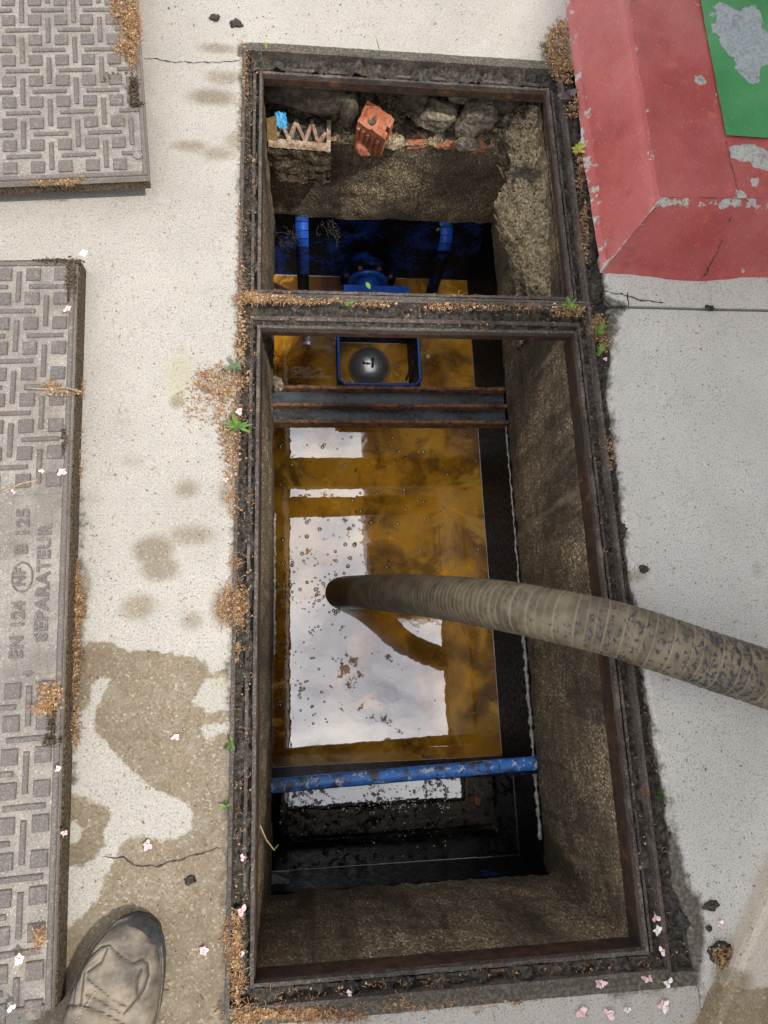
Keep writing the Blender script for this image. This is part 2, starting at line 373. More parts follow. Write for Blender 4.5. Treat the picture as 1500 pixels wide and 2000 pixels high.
def simple(name, col, rough=.6, var=.25, sc=60, spec=.4, metal=0.0, bump=.3, bd=.001):
    g = G(name); n1 = g.noise(sc, 4, .65)
    c = g.mix(g.ss(n1, .3, .7), tuple(v * (1 - var) for v in col), tuple(min(1, v * (1 + var)) for v in col))
    return g.done(c, rough, g.bump(n1, bump, bd), metal=metal, spec=spec)

def m_hose():
    g = G('dusty_rubber_hose'); wear = g.noise(150, 5, .75, vec=g.vscale(1.0, .55, 1)); big = g.noise(5, 3)
    a = g.attr('along'); nx = g.sep(0)
    c = g.mix(g.ss(g.noise(30, 4), .35, .65), (.105, .085, .055), (.185, .152, .102))
    k = g.math('ADD', wear, g.math('MULTIPLY', g.ss(nx, .25, .85), .075)); k = g.math('ADD', k, g.math('MULTIPLY', g.math('SUBTRACT', big, .5), .25))
    c = g.mix(g.ss(k, .582, .625), c, (.030, .033, .042))
    gr = g.attr('groove'); c = g.mix(g.math('MULTIPLY', gr, .55), c, (.33, .265, .165))
    c = g.mix(g.ss(a, .09, .17, .80, 0), c, (.022, .017, .011))
    return g.done(c, g.ss(a, .1, .2, .3, .62), g.bump(wear, .3, .001), spec=.4)
M_HOSE = m_hose()

def paint_mat(name, c0, c1, under, chip_sc, chip_lo):
    g = G(name); n1 = g.noise(240, 3, .6); n2 = g.noise(6, 3); n3 = g.noise(chip_sc, 5, .7)
    c = g.mix(g.ss(n2, .35, .65), c0, c1); c = g.mix(g.ss(g.noise(160, 3, .7, vec=g.vscale(2.5, .5, 1)), .55, .72, 0, .35), c, tuple(min(1, v * 1.35 + .06) for v in c1))
    c = g.mix(g.ss(g.noise(24, 4, .7), .60, .66, 0, .8), c, tuple(min(1, v * 1.0) for v in (c1[0] * 1.25, c1[1] * 1.1, c1[2] * .9)))
    c = g.mix(g.ss(g.noise(3.5, 4, .6), .42, .66, 0, .30), c, tuple(min(1, v * .85 + .13) for v in c1))
    c = g.mix(g.ss(g.noise(15, 5, .7), .54, .72, 0, .42), c, tuple(v * .55 for v in c0))
    c = g.mix(g.ss(g.noise(420, 2, .7), .60, .72, 0, .5), c, tuple(min(1, v * 1.2 + .16) for v in c1))
    e = g.attr('chip'); k = g.math('ADD', n3, e)
    k = g.math('MAXIMUM', g.ss(k, chip_lo, chip_lo + .025), g.ss(g.math('ADD', g.attr('bare'), g.math('MULTIPLY', g.math('SUBTRACT', g.noise(50, 5, .7), .5), .03)), -.001, .001))
    un = g.mix(g.ss(g.noise(180, 3, .6), .4, .65), under, tuple(v * .72 for v in under)); un = g.mix(g.ss(g.noise(26, 4, .7), .52, .68, 0, .6), un, (.16, .15, .14))
    c = g.mix(k, c, un)
    c = g.mix(g.ss(g.noise(30, 5, .75, vec=g.vscale(3, .6, 1)), .56, .70, 0, .35), c, (.15, .09, .08)); spk = g.ss(g.voro(85), .05, .11, .7, 0); c = g.mix(spk, c, (.55, .40, .36))
    h = g.math('SUBTRACT', g.math('MULTIPLY', n1, .5), g.math('MULTIPLY', k, .8))
    return g.done(c, g.math('ADD', .48, g.math('MULTIPLY', k, .35)), g.bump(h, .5, .0012), spec=.4)
M_RED = paint_mat('red_paint_worn', (.325, .056, .049), (.385, .088, .080), (.42, .42, .39), 38, .70)
M_GREEN = paint_mat('green_paint_worn', (.035, .205, .060), (.050, .245, .080), (.34, .38, .40), 30, .80)
# ------------------------------------------------------------------ the setting: ground and pavement
FX0, FX1 = -.1375, .5645                     # outer iron frame
FY0, FYM, FY1 = -.486, .711, 1.302
IX0, IX1 = -.097, .530                       # opening
LY0, LY1 = -.455, .650                       # opening of the long frame
UY0, UY1 = .7325, 1.2500                     # opening of the short frame

WET = [px_poly([(150, 1400), (177, 1375), (180, 1340), (197, 1322), (214, 1327), (201, 1357), (188, 1380), (181, 1400), (184, 1427), (201, 1447), (218, 1464),
        (241, 1491), (285, 1531), (335, 1558), (372, 1571), (377, 1600), (372, 1618), (365, 1628), (318, 1641), (278, 1631), (254, 1635), (234, 1648), (231, 1665),
        (221, 1685), (201, 1718), (194, 1749), (161, 1789), (118, 1822), (60, 1900), (60, 2100), (470, 2100), (450, 1305), (410, 1313), (402, 1293), (368, 1280), (321, 1273), (295, 1268),
        (255, 1273), (234, 1263), (201, 1248), (161, 1259), (100, 1300), (100, 1400)]),
       px_poly([(100, 1540), (134, 1546), (174, 1561), (218, 1581), (214, 1608), (201, 1631), (208, 1651), (188, 1678), (161, 1695), (134, 1692), (90, 1690), (128, 1655), (152, 1640), (160, 1625), (150, 1602), (134, 1618), (90, 1610)])]
DRY = [px_poly([(373, 1375), (390, 1348), (398, 1332), (415, 1325), (447, 1322), (447, 1380), (425, 1388), (408, 1393), (398, 1382)]),
       px_poly([(392, 1420), (415, 1416), (443, 1412), (443, 1430), (415, 1436), (408, 1450), (400, 1440)])]
SPOTS = [(300, 1075, 38, 28, 1.15), (312, 1110, 36, 24, 1.15), (375, 1045, 52, 22, .8), (365, 955, 27, 20, .8), (270, 1185, 38, 28, .85), (375, 1212, 26, 22, .7), (415, 190, 50, 17, .95),
         (435, 152, 38, 16, .8), (372, 285, 40, 13, .8), (425, 300, 40, 15, .75), (425, 95, 42, 11, .85), (455, 275, 20, 22, .7), (258, 900, 26, 20, .45), (180, 970, 30, 24, .4),
         (345, 785, 14, 15, .9), (440, 965, 18, 28, .75), (435, 1185, 24, 42, .95), (165, 1150, 15, 36, .9), (240, 825, 25, 16, .35), (1480, 1115, 14, 22, .5), (1462, 905, 9, 9, .5), (1240, 1125, 22, 15, .7), (1420, 1900, 30, 22, .9)]
YEL = [(350, 735, 34, 62), (440, 1330, 30, 20)]
CRACKS = [[(280, 112), (330, 120), (380, 122), (430, 121), (470, 119)], [(200, 1675), (240, 1676), (262, 1690), (310, 1690), (345, 1682), (380, 1670), (435, 1655)]]
CRACK2 = [[(1172, 570), (1195, 571), (1225, 578), (1260, 588), (1300, 591)], [(1226, 570), (1228, 590), (1229, 605)], [(1178, 580), (1190, 598)]]

def line_sdf(P, pts, wd):
    d = np.full(len(P), 1e9)
    for a, b in zip(pts[:-1], pts[1:]):
        a = np.array(a); b = np.array(b); e = b - a; wv = P - a; t = np.clip((wv @ e) / (e @ e), 0, 1); q = wv - t[:, None] * e; d = np.minimum(d, np.sqrt((q * q).sum(1)))
    return wd - d

def ground_attrs(me, dirt_fn=None, cracks=()):
    n = len(me.vertices); co = np.zeros(n * 3); me.vertices.foreach_get('co', co); P = co.reshape(-1, 3)[:, :2]
    wet = np.full(n, -1.0)
    for p in WET: wet = np.maximum(wet, poly_sdf(P, p))
    for p in DRY: wet = np.minimum(wet, -poly_sdf(P, p))
    put_attr(me, 'wet', np.clip(wet, -.05, .05))
    sp = np.zeros(n)
    for x, y, rx, ry, a in SPOTS:
        c = at(x, y); ux = (at(x + rx, y) - c); uy = (at(x, y - ry) - c)
        q = np.sqrt(((P[:, 0] - c.x) / max(abs(ux.x), 1e-4)) ** 2 + ((P[:, 1] - c.y) / max(abs(uy.y), 1e-4)) ** 2)
        sp = np.maximum(sp, a * np.clip(1.55 - q, 0, 1.1))
    put_attr(me, 'spot', sp)
    yl = np.zeros(n)
    for x, y, rx, ry in YEL:
        c = at(x, y); q = np.sqrt(((P[:, 0] - c.x) / abs((at(x + rx, y) - c).x)) ** 2 + ((P[:, 1] - c.y) / abs((at(x, y - ry) - c).y)) ** 2); yl = np.maximum(yl, np.clip(1.3 - q, 0, 1))
    put_attr(me, 'yellow', yl)
    put_attr(me, 'dirt', np.clip(dirt_fn(P), -.1, .1) if dirt_fn else np.full(n, -.1))
    ck = np.full(n, -.05)
    for c in cracks: ck = np.maximum(ck, line_sdf(P, px_poly(c), .0016))
    put_attr(me, 'crack', np.clip(ck, -.05, .05))

def axis(lo, hi, a, b, step, coarse, must=()):
    xs = list(np.arange(lo, a, coarse)) + list(np.arange(a, b, step)) + list(np.arange(b, hi, coarse)) + [hi]
    for m_ in must:
        xs = [x for x in xs if abs(x - m_) > step * .45] + [m_]
    return sorted(xs)

def relief(x, y): return .0012 * fbm(x, y, 3, 3, 9) + .0004 * fbm(x, y, 1, 2, 60)

# one sheet of soil under everything, out to the horizon, with the pit cut out
mb = MB()
for x0, x1, y0, y1 in ((-60, FX0 - .002, -60, 60), (FX1 + .002, 60, -60, 60), (FX0 - .002, FX1 + .002, -60, FY0 - .002), (FX0 - .002, FX1 + .002, 1.52, 60)):
    mb.box(x0, x1, y0, y1, -.30, -.022)
tag(mb.build('ground', M_SOIL), kind='structure')

def dirt_left(P):
    d1 = FX0 - P[:, 0]                                        # distance left of the frame
    inside = (P[:, 1] > FY0 - .02) & (P[:, 1] < FY1 + .02)
    v = np.where(inside, .006 - d1, -.1)
    dtop = P[:, 1] - FY1; v = np.maximum(v, np.where((P[:, 0] > FX0 - .01) & (P[:, 0] < .62) & (dtop > -.02), .012 - dtop, -.1))
    dbot = FY0 - P[:, 1]; v = np.maximum(v, np.where((P[:, 0] > FX0 - .01) & (P[:, 0] < .66) & (dbot > -.02), .014 - dbot + .012 * (P[:, 0] > .45), -.1))
    # soil shaken off the long cover, lying along its edge
    c0 = np.array(at(172, 500)[:2]); c1 = np.array(at(116, 1990)[:2])
    t = np.clip((P[:, 1] - c1[1]) / (c0[1] - c1[1]), 0, 1); ex = c1[0] + t * (c0[0] - c1[0])
    bulge = .013 * np.exp(-((P[:, 1] - .06) / .17) ** 2) + .0015
    v = np.maximum(v, np.where((P[:, 1] > -.16) & (P[:, 1] < .35), bulge - np.abs(P[:, 0] - ex - .004), -.1))
    c = np.array(at(1085, 110)[:2]); v = np.maximum(v, .035 - np.abs(P - c).max(1))
    return v

xs = axis(-4, .606, -.70, .606, .0075, .35, (FX0,)); ys = axis(-4, 5, -.62, 1.62, .0075, .35, (FY0, FY1))
V = []; idx = {}; F = []
for j, y in enumerate(ys):
    for i, x in enumerate(xs):
        idx[i, j] = len(V); V.append((x, y, relief(x, y)))
for j in range(len(ys) - 1):
    for i in range(len(xs) - 1):
        xc = (xs[i] + xs[i + 1]) / 2; yc = (ys[j] + ys[j + 1]) / 2
        if xc > FX0 and FY0 < yc < FY1: continue
        F.append((idx[i, j], idx[i + 1, j], idx[i + 1, j + 1], idx[i, j + 1]))
me = bpy.data.meshes.new('pavement'); me.from_pydata(V, [], F); me.update()
bm = bmesh.new(); bm.from_mesh(me)                          # hang a short edge down along the hole
be = [e for e in bm.edges if e.is_boundary]; ret = bmesh.ops.extrude_edge_only(bm, edges=be)
for v in [g_ for g_ in ret['geom'] if isinstance(g_, bmesh.types.BMVert)]: v.co.z = -.05
bmesh.ops.delete(bm, geom=[v for v in bm.verts if not v.link_faces], context='VERTS')
bm.to_mesh(me); bm.free()
ground_attrs(me, dirt_left)
tag(link('pavement', me, M_CONC), kind='structure')

EDGE = [at(1190, 640), at(1195, 700), at(1185, 760), at(1200, 860), at(1215, 1000), at(1232, 1130), at(1262, 1330), at(1285, 1480), at(1300, 1560), at(1310, 1640), at(1318, 1730), at(1345, 1800), at(1355, 1900)]
_ey = [e.y for e in EDGE][::-1]; _ex = [e.x for e in EDGE][::-1]
def edge_x(y): return float(np.interp(y, _ey, _ex)) + .004 * fbm(y * 38, 2.2) + .002 * fbm(y * 120, 7.2)

def slab(name, y0, y1, xe, xfar, mat, dirt_fn, cracks=(), step=.0075, zoff=0.0):
    yy = axis(y0, y1, max(y0, -.62), min(y1, 1.0), step, .4) if y0 < -.62 else list(np.arange(y0, y1, step)) + [y1]
    nx = 110; mb = MB(); rows = []
    for y in yy:
        e = xe(y); row = []
        for i in range(nx + 1):
            t = i / nx; x = e + t * .85 if t < .92 else e + .782 + (t - .92) / .08 * (xfar - e - .782)
            z = zoff + relief(x, y)
            if i == 0: z -= .006
            row.append(len(mb.v)); mb.v.append((x, y, z))
        rows.append(row)
    for a, b in zip(rows[:-1], rows[1:]):
        for i in range(nx): mb.f.append((a[i], a[i + 1], b[i + 1], b[i]))
    nlo = len(mb.v)
    for r_ in rows: mb.v.append((mb.v[r_[0]][0], mb.v[r_[0]][1], -.05))
    for k in range(len(rows) - 1): mb.f.append((rows[k][0], rows[k + 1][0], nlo + k + 1, nlo + k))
    for r_, flip in ((rows[0], 0), (rows[-1], 1)):
        n0 = len(mb.v)
        for i in r_: mb.v.append((mb.v[i][0], mb.v[i][1], -.05))
        for i in range(nx):
            q = (r_[i], n0 + i, n0 + i + 1, r_[i + 1]); mb.f.append(q if not flip else q[::-1])
    me = mb.mesh(name); ground_attrs(me, dirt_fn, cracks); return tag(link(name, me, mat), kind='structure')

def dirt_right(P):
    ex = np.interp(P[:, 1], _ey, _ex); wd = .004 + .032 * np.exp(-((P[:, 1] + .40) / .09) ** 2) + .020 * np.exp(-((P[:, 1] - .68) / .04) ** 2)
    v = wd - (P[:, 0] - ex); c = np.array([.60, .705]); v = np.maximum(v, .028 - np.sqrt((((P - c) / np.array([1.9, .8])) ** 2).sum(1)))
    return v
slab('pavement', -4, .704, edge_x, 6, M_CONC2, dirt_right)
slab('pavement', .710, .83, lambda y: .604 + .004 * fbm(y * 50, 9) + .02 * max(0, .725 - y) / .015, 6, M_CONC2, dirt_right, zoff=.002)

def ribbon(pts, wd, up, seed, name, mat, parent, inv=None):
    P_ = [Vector(p) for p in pts]; Q = []
    for a_, b_ in zip(P_[:-1], P_[1:]):
        n = max(2, int((b_ - a_).length / .004)); Q += [a_.lerp(b_, k / n) for k in range(n)]
    Q.append(P_[-1]); up = Vector(up); mb = MB(); n = len(Q)
    for k, p in enumerate(Q):
        t = (Q[min(k + 1, n - 1)] - Q[max(k - 1, 0)]).normalized(); sd = t.cross(up).normalized(); j = sd * .0050 * fbm(k * .22, seed, 0, 4); ww = wd * (.35 + abs(1.6 * fbm(k * .4, seed + 5, 0, 3))) * min(1, k / 3 + .1, (n - 1 - k) / 3 + .1)
        mb.v += [tuple(p + j - sd * ww + up * .0004), tuple(p + j + sd * ww + up * .0004)]
    for k in range(n - 1): mb.f.append((2 * k, 2 * k + 1, 2 * k + 3, 2 * k + 2))
    o = mb.build(name, mat, parent)
    if inv is not None: o.matrix_parent_inverse = inv
    return o
PAV = bpy.data.objects['pavement']; PAV2 = bpy.data.objects['pavement.002']
for k, c_ in enumerate(CRACKS): ribbon([at(x, y, .0012) for x, y in c_], .0011, (0, 0, 1), k * 3.1, 'crack', M_SOIL, PAV)
for k, c_ in enumerate(CRACK2): ribbon([at(x, y, .0034) for x, y in c_], .0016, (0, 0, 1), k * 5.1 + 2, 'crack', M_SOIL, PAV2)

# raised paving stone at the lower right
mb = MB(); A = at(1500, 1708, .03); B = at(1372, 2000, .03); d = (B - A).normalized(); nrm2 = Vector((-d.y, d.x, 0)) if (-d.y) > 0 else Vector((d.y, -d.x, 0))
P0 = A - d * .9 + nrm2 * .010
def _st(u, v):
    p = P0 + d * (u * 1.8) + nrm2 * (v * .5 + .002 * fbm(u * 60, 4.4) * (v < .01)); z = .03 + relief(p.x * 1.4, p.y) * 1.5
    if v < .02: z -= .004
    return (p.x, p.y, z)
mb.grid(240, 60, _st)
n0 = len(mb.v)
for i in range(241): mb.v.append((mb.v[i][0], mb.v[i][1], -.02))
for i in range(240): mb.f.append((i, i + 1, n0 + i + 1, n0 + i))
me = mb.mesh('paving_stone'); 
def dirt_st(P):
    c = np.array(at(1480, 2010, .03)[:2]); return np.full(len(P), -.1)
ground_attrs(me, dirt_st)
cw = px_poly([(1340, 2080), (1400, 1945), (1425, 1915), (1460, 1930), (1500, 1925), (1600, 1950), (1600, 2100)], .03)
co = np.zeros(len(me.vertices) * 3); me.vertices.foreach_get('co', co)
me.attributes['wet'].data.foreach_set('value', np.clip(poly_sdf(co.reshape(-1, 3)[:, :2], cw), -.05, .05).astype(np.float32))
tag(link('paving_stone', me, M_CONC3), 'raised beige concrete paving stone with a wet brown stain, lower right corner', 'paving stone')

# ------------------------------------------------------------------ iron frames of the two openings
def ring(mb, ox0, ox1, oy0, oy1, ix0, ix1, iy0, iy1, z0, z1, step=.012, jit=.0008, seed=0):
    """rectangular mitred ring, top roughened"""
    def side(o0, o1, i0, i1):
        L = (Vector(o1) - Vector(o0)).length; n = max(2, int(L / step)); base = len(mb.v)
        for k in range(n + 1):
            t = k / n; po = Vector(o0).lerp(Vector(o1), t); pi = Vector(i0).lerp(Vector(i1), t)
            ja = jit * fbm(po.x * 40 + seed, po.y * 40, seed, 3) * 1.6; jb = jit * fbm(pi.x * 40, pi.y * 40 + seed, 5 + seed, 3) * 1.6
            dd = (pi - po).normalized() * jit * fbm(po.x * 55, po.y * 55, 9 + seed, 2)
            mb.v += [(po.x, po.y, z0), (po.x + dd.x, po.y + dd.y, z1 + ja), (pi.x + dd.x, pi.y + dd.y, z1 + jb), (pi.x, pi.y, z0)]
        for k in range(n):
            a = base + 4 * k; b = a + 4
            for q in ((0, 1), (1, 2), (2, 3), (3, 0)): mb.f.append((a + q[0], a + q[1], b + q[1], b + q[0]))
    side((ox0, oy0), (ox1, oy0), (ix0, iy0), (ix1, iy0)); side((ox1, oy0), (ox1, oy1), (ix1, iy0), (ix1, iy1))
    side((ox1, oy1), (ox0, oy1), (ix1, iy1), (ix0, iy1)); side((ox0, oy1), (ox0, oy0), (ix0, iy1), (ix0, iy0))
    return mb

def soil_band(rects, zfn, seed, name, label, step=.005):
    mb = MB()
    for x0, x1, y0, y1 in rects:
        nu = max(3, int((x1 - x0) / step)); nv = max(3, int((y1 - y0) / step))
        mb.grid(nu, nv, lambda u, v: (x0 + u * (x1 - x0), y0 + v * (y1 - y0), zfn(x0 + u * (x1 - x0), y0 + v * (y1 - y0))))
    return tag(mb.build(name, M_SOIL, smooth=True), label, 'soil', kind='stuff')

def make_frame(ox, oy, ix, iy, label, seed, rz, kz):
    e = empty('cover_frame', ((ox[0] + ox[1]) / 2, oy[0], 0), 0, label, 'frame')
    inv = Matrix.Translation(e.location).inverted()
    def part(nm, mb, mat):
        o = mb.build(nm, mat, e); o.matrix_parent_inverse = inv; return o
    def lerp(f): return (ox[0] + f * (ix[0] - ox[0]), ox[1] + f * (ix[1] - ox[1]), oy[0] + f * (iy[0] - oy[0]), oy[1] + f * (iy[1] - oy[1]))
    def inset(a, d): return (a[0] + d, a[1] - d, a[2] + d, a[3] - d)
    o_ = (ox[0], ox[1], oy[0], oy[1]); i_ = (ix[0], ix[1], iy[0], iy[1])
    part('outer_rim', ring(MB(), *o_, *inset(o_, .006), -.055, .003, seed=seed), M_IRON)
    rb = (ix[0] - .006, ix[1] + .006, iy[0] - .006, iy[1] + .006)
    part('seat_ledge', ring(MB(), *inset(o_, .006), *rb, -.046, -.030, seed=seed + 1), M_IRON)
    f1 = lerp(.52); f2 = lerp(.66); part('seat_ridge', ring(MB(), *f1, *f2, -.031, -.015, seed=seed + 2), M_IRON)
    part('inner_rib', ring(MB(), *rb, *i_, rz, -.009, seed=seed + 3, jit=.0012), M_IRON)
    sk = ring(MB(), *rb, *inset(i_, .0015), kz, rz + .004, seed=seed + 4, jit=.0004); part('skirt', sk, M_SKIRT)
    return e
make_frame((FX0, FX1), (FYM, FY1), (IX0, IX1), (UY0, UY1), 'short rusty iron cover frame round the upper opening with the broken bricks', 3, -.024, -.034)
make_frame((FX0, FX1), (FY0, FYM - .001), (IX0, IX1), (LY0, LY1), 'long rusty iron cover frame round the lower opening crossed by the hose', 17, -.026, -.036)
fr_ = bpy.data.objects['cover_frame.001']; fri = Matrix.Translation(fr_.location).inverted()
for b_ in ((IX1 - .001, IX1 + .006, LY0, LY1 + .004), (IX0 - .006, IX0 + .001, LY0, LY1 + .004), (IX0 + .002, IX1 - .002, LY0 - .006, LY0 + .001)):
    o = MB().box(*b_, -.064, -.034).build('skirt', M_SKIRT, fr_); o.matrix_parent_inverse = fri

def sz(lo, hi, sc=26, seed=0.0):
    def f(x, y):
        n = fbm(x, y, seed, 4, sc) + .5 * fbm(x, y, seed + 4, 3, sc * 4); return lo + (hi - lo) * min(1.0, max(0.0, .5 + .62 * n))
    return f
soil_band([(FX0 + .006, IX0 - .006, UY0, FY1 - .006)], sz(-.030, -.008, 30, 1), 1, 'packed_soil', 'black soil packed in the left groove of the short frame')
soil_band([(FX0 + .006, FX1 - .006, UY1 + .006, FY1 - .004)], sz(-.028, .004, 24, 2), 2, 'packed_soil', 'lumpy black soil on the far side of the short frame')
soil_band([(IX1 + .006, FX1 - .005, FYM + .006, FY1 - .01)], sz(-.030, -.010, 34, 3), 3, 'packed_soil', 'black soil packed in the right groove of the short frame')
soil_band([(FX0 + .006, IX0 - .006, FY0 + .006, LY1 + .05)], sz(-.029, -.006, 28, 5), 5, 'packed_soil', 'black soil packed in the left groove of the long frame')
soil_band([(IX1 + .006, FX1 - .005, FY0 + .006, LY1 + .05)], sz(-.029, -.010, 32, 6), 6, 'packed_soil', 'black soil packed in the right groove of the long frame')
soil_band([(FX0 + .006, FX1 - .005, FY0 + .005, LY0 - .006)], sz(-.030, .004, 26, 8), 8, 'packed_soil', 'lumpy black soil on the near side of the long frame')
soil_band([(FX0 + .006, FX1 - .005, LY1 + .006, FYM - .006), (FX0 + .006, FX1 - .005, FYM + .005, UY0 - .006)], sz(-.029, -.012, 40, 9), 9, 'packed_soil', 'soil caught on the iron bar between the two openings')
soil_band([(FX1 - .001, .622, FY0 - .03, FY1 + .05)], sz(-.026, -.001, 30, 11), 11, 'packed_soil', 'mossy black soil strip between the iron frames and the right pavement', .006)

# ------------------------------------------------------------------ the pit below
WZ = -.80                                    # water level
BZ = -.50                                    # foot of the concrete shaft
shaft = empty('concrete_shaft', (.2, .4, BZ), 0, 'rough brown concrete shaft walls of the inspection pit', 'pit')
shi = Matrix.Translation(shaft.location).inverted()
def shpart(nm, mb, mat, smooth=True, attr_fn=None):
    me = mb.mesh(nm, smooth)
    n = len(me.vertices); co = np.zeros(n * 3); me.vertices.foreach_get('co', co); P = co.reshape(-1, 3)
    put_attr(me, 'crack', attr_fn(P) if attr_fn else np.full(n, -.05))
    o = link(nm, me, mat, shaft); o.matrix_parent_inverse = shi; return o
def rough(x, y, z, a=.004): return a * fbm(x, y, z, 4, 22) + a * .35 * fbm(x + 9, y, z, 3, 110)
def wall_x(xw, y0, y1, z0, z1, sgn, th=.07, bot=.012):
    mb = MB(); nu = int((y1 - y0) / .008); nv = int((z1 - z0) / .008)
    def f(u, v):
        y = y0 + u * (y1 - y0); z = z0 + v * (z1 - z0); x = xw + sgn * rough(xw, y, z)
        if v < .02: z += bot * .5 * fbm(y * 30, 1.1)
        return (x, y, z)
    mb.grid(nu, nv, f); mb.box(xw - sgn * .006, xw - sgn * th, y0, y1, z0 + .008, z1 - .002) if sgn < 0 else mb.box(xw - th, xw - .006, y0, y1, z0 + .008, z1 - .002)
    return mb
def wall_y(yw, x0, x1, z0, z1, sgn, th=.07, bot=.012):
    mb = MB(); nu = int((x1 - x0) / .008); nv = int((z1 - z0) / .008)
    def f(u, v):
        x = x0 + u * (x1 - x0); z = z0 + v * (z1 - z0); y = yw + sgn * rough(x, yw, z)
        if v < .02: z += bot * fbm(x * 14, 3.3)
        return (x, y, z)
    mb.grid(nu, nv, f)
    if sgn > 0: mb.box(x0, x1, yw - th, yw - .006, z0 + .012, z1 - .002)
    else: mb.box(x0, x1, yw + .006, yw + th, z0 + .012, z1 - .002)
    return mb
ckr = [(.53, .40, -.09), (.53, .33, -.15)]
def ck_right(P):
    return np.clip(line_sdf(P[:, 1:3], [(.475, -.055), (.43, -.105), (.415, -.16), (.40, -.20)], .0015), -.05, .05)
def ck_back(P):
    return np.clip(line_sdf(P[:, [0, 2]], [(.292, -.19), (.290, -.26), (.296, -.32), (.292, -.37), (.300, -.43)], .0015), -.05, .05)
def ck_front(P):
    return np.clip(line_sdf(P[:, [0, 2]], [(-.10, -.405), (0, -.40), (.10, -.385), (.20, -.375)], .0016), -.05, .05)
shpart('wall', wall_x(.5335, LY0 - .01, UY1 + .12, BZ, -.058, -1), M_PIT)
shpart('wall', wall_x(-.1005, LY0 - .01, UY1 + .03, BZ, -.058, 1), M_PIT)
shpart('wall', wall_y(-.459, -.11, .55, BZ + .05, -.058, 1, .06, .016), M_PIT)
shpart('wall', wall_y(1.258, -.11, .56, BZ + .03, -.190, -1, .09, .010), M_PIT)
ribbon([(.5275, y, z) for y, z in ((.475, -.06), (.43, -.105), (.415, -.16), (.40, -.20))], .0012, (-1, 0, 0), 1, 'crack', M_SOIL, shaft, shi)
ribbon([(x, 1.2500, z) for x, z in ((.292, -.20), (.290, -.26), (.296, -.32), (.292, -.37), (.300, -.44))], .0013, (0, -1, 0), 4, 'crack', M_SOIL, shaft, shi)
ribbon([(x, -.4535, z) for x, z in ((-.10, -.405), (0, -.40), (.10, -.385), (.20, -.375))], .0014, (0, 1, 0), 7, 'crack', M_SOIL, shaft, shi)
# top of the broken far wall and the earth behind it
mb = MB(); mb.grid(90, 40, lambda u, v: (-.16 + u * .78, 1.254 + v * .27, -.190 + .012 * fbm(u * 20, v * 9, 2, 4) + .10 * max(0, v - .35) ** 1.3))
shpart('wall_top', mb, M_MORTAR)
mb = MB(); mb.grid(90, 30, lambda u, v: (-.16 + u * .78, 1.50 + .018 * fbm(u * 22, v * 6, 4, 4), -.26 + v * .24)); mb.grid(10, 30, lambda u, v: (-.125 + .006 * fbm(u * 9, v * 9), 1.24 + u * .27, -.26 + v * .24)); mb.grid(10, 30, lambda u, v: (.615 + .006 * fbm(u * 9, v * 9), 1.24 + u * .27, -.26 + v * .24))
shpart('earth_bank', mb, M_SOIL)
mb = MB(); mb.box(-.16, .62, FY1 + .004, 1.53, -.036, -.026); shpart('lintel', mb, M_MORTAR, False)
# lumpy mortar haunch on the right of the upper opening
hy = [.79, .84, .94, 1.0, 1.05, 1.10, 1.14, 1.22, 1.34]; hx = [.512, .497, .474, .452, .438, .458, .478, .470, .452]
mb = MB()
def _h(u, v):
    y = .79 + u * .56; xe = float(np.interp(y, hy, hx))
    prof = [(.60, -.070), (.545, -.078), (xe + .05, -.095), (xe + .012, -.118), (xe, -.150), (xe + .014, -.20), (.515, -.27), (.538, -.36)]
    k = v * (len(prof) - 1); i = min(int(k), len(prof) - 2); t = k - i; x = prof[i][0] * (1 - t) + prof[i + 1][0] * t; z = prof[i][1] * (1 - t) + prof[i + 1][1] * t
    n = fbm(x, y, z, 5, 24); n2 = fbm(x + 3, y, z, 5, 62) - .6 * max(0, fbm(x, y + 5, z, 3, 50)) ; k2 = min(1, (1 - abs(v - .55)) * 1.4)
    return (x - (.020 * n + .014 * n2) * k2, y + .006 * n2, min(z + (.013 * n + .012 * n2) * k2, -.066))
mb.grid(190, 120, _h); shpart('mortar_haunch', mb, M_MORTAR)
# sealant beads along the foot of the shaft
def bead(p0, p1, r, n=70, seed=0):
    pts = []; rs = []
    for i in range(n + 1):
        t = i / n; p = Vector(p0).lerp(Vector(p1), t); q = fbm(t * 30, seed, 0, 3); pts.append(p + Vector((.003 * fbm(t * 22, seed + 3), .002 * q, .006 * fbm(t * 12, seed + 6)))); rs.append(max(.0008, r * (1 + 1.3 * q)))
    return MB().tube(pts, rs, 7)
M_SEAL = simple('grey_sealant', (.30, .30, .285), .5, .35, 80)
shpart('sealant_bead', bead((.5285, .12, BZ - .002), (.5285, -.40, BZ - .002), .0042, 110), M_SEAL)
shpart('sealant_bead', bead((.529, .65, BZ - .002), (.529, .16, BZ - .002), .0022, seed=4), M_SEAL)
shpart('sealant_bead', bead((-.096, .40, BZ + .01), (-.096, .05, BZ), .0028, seed=9), M_SEAL)

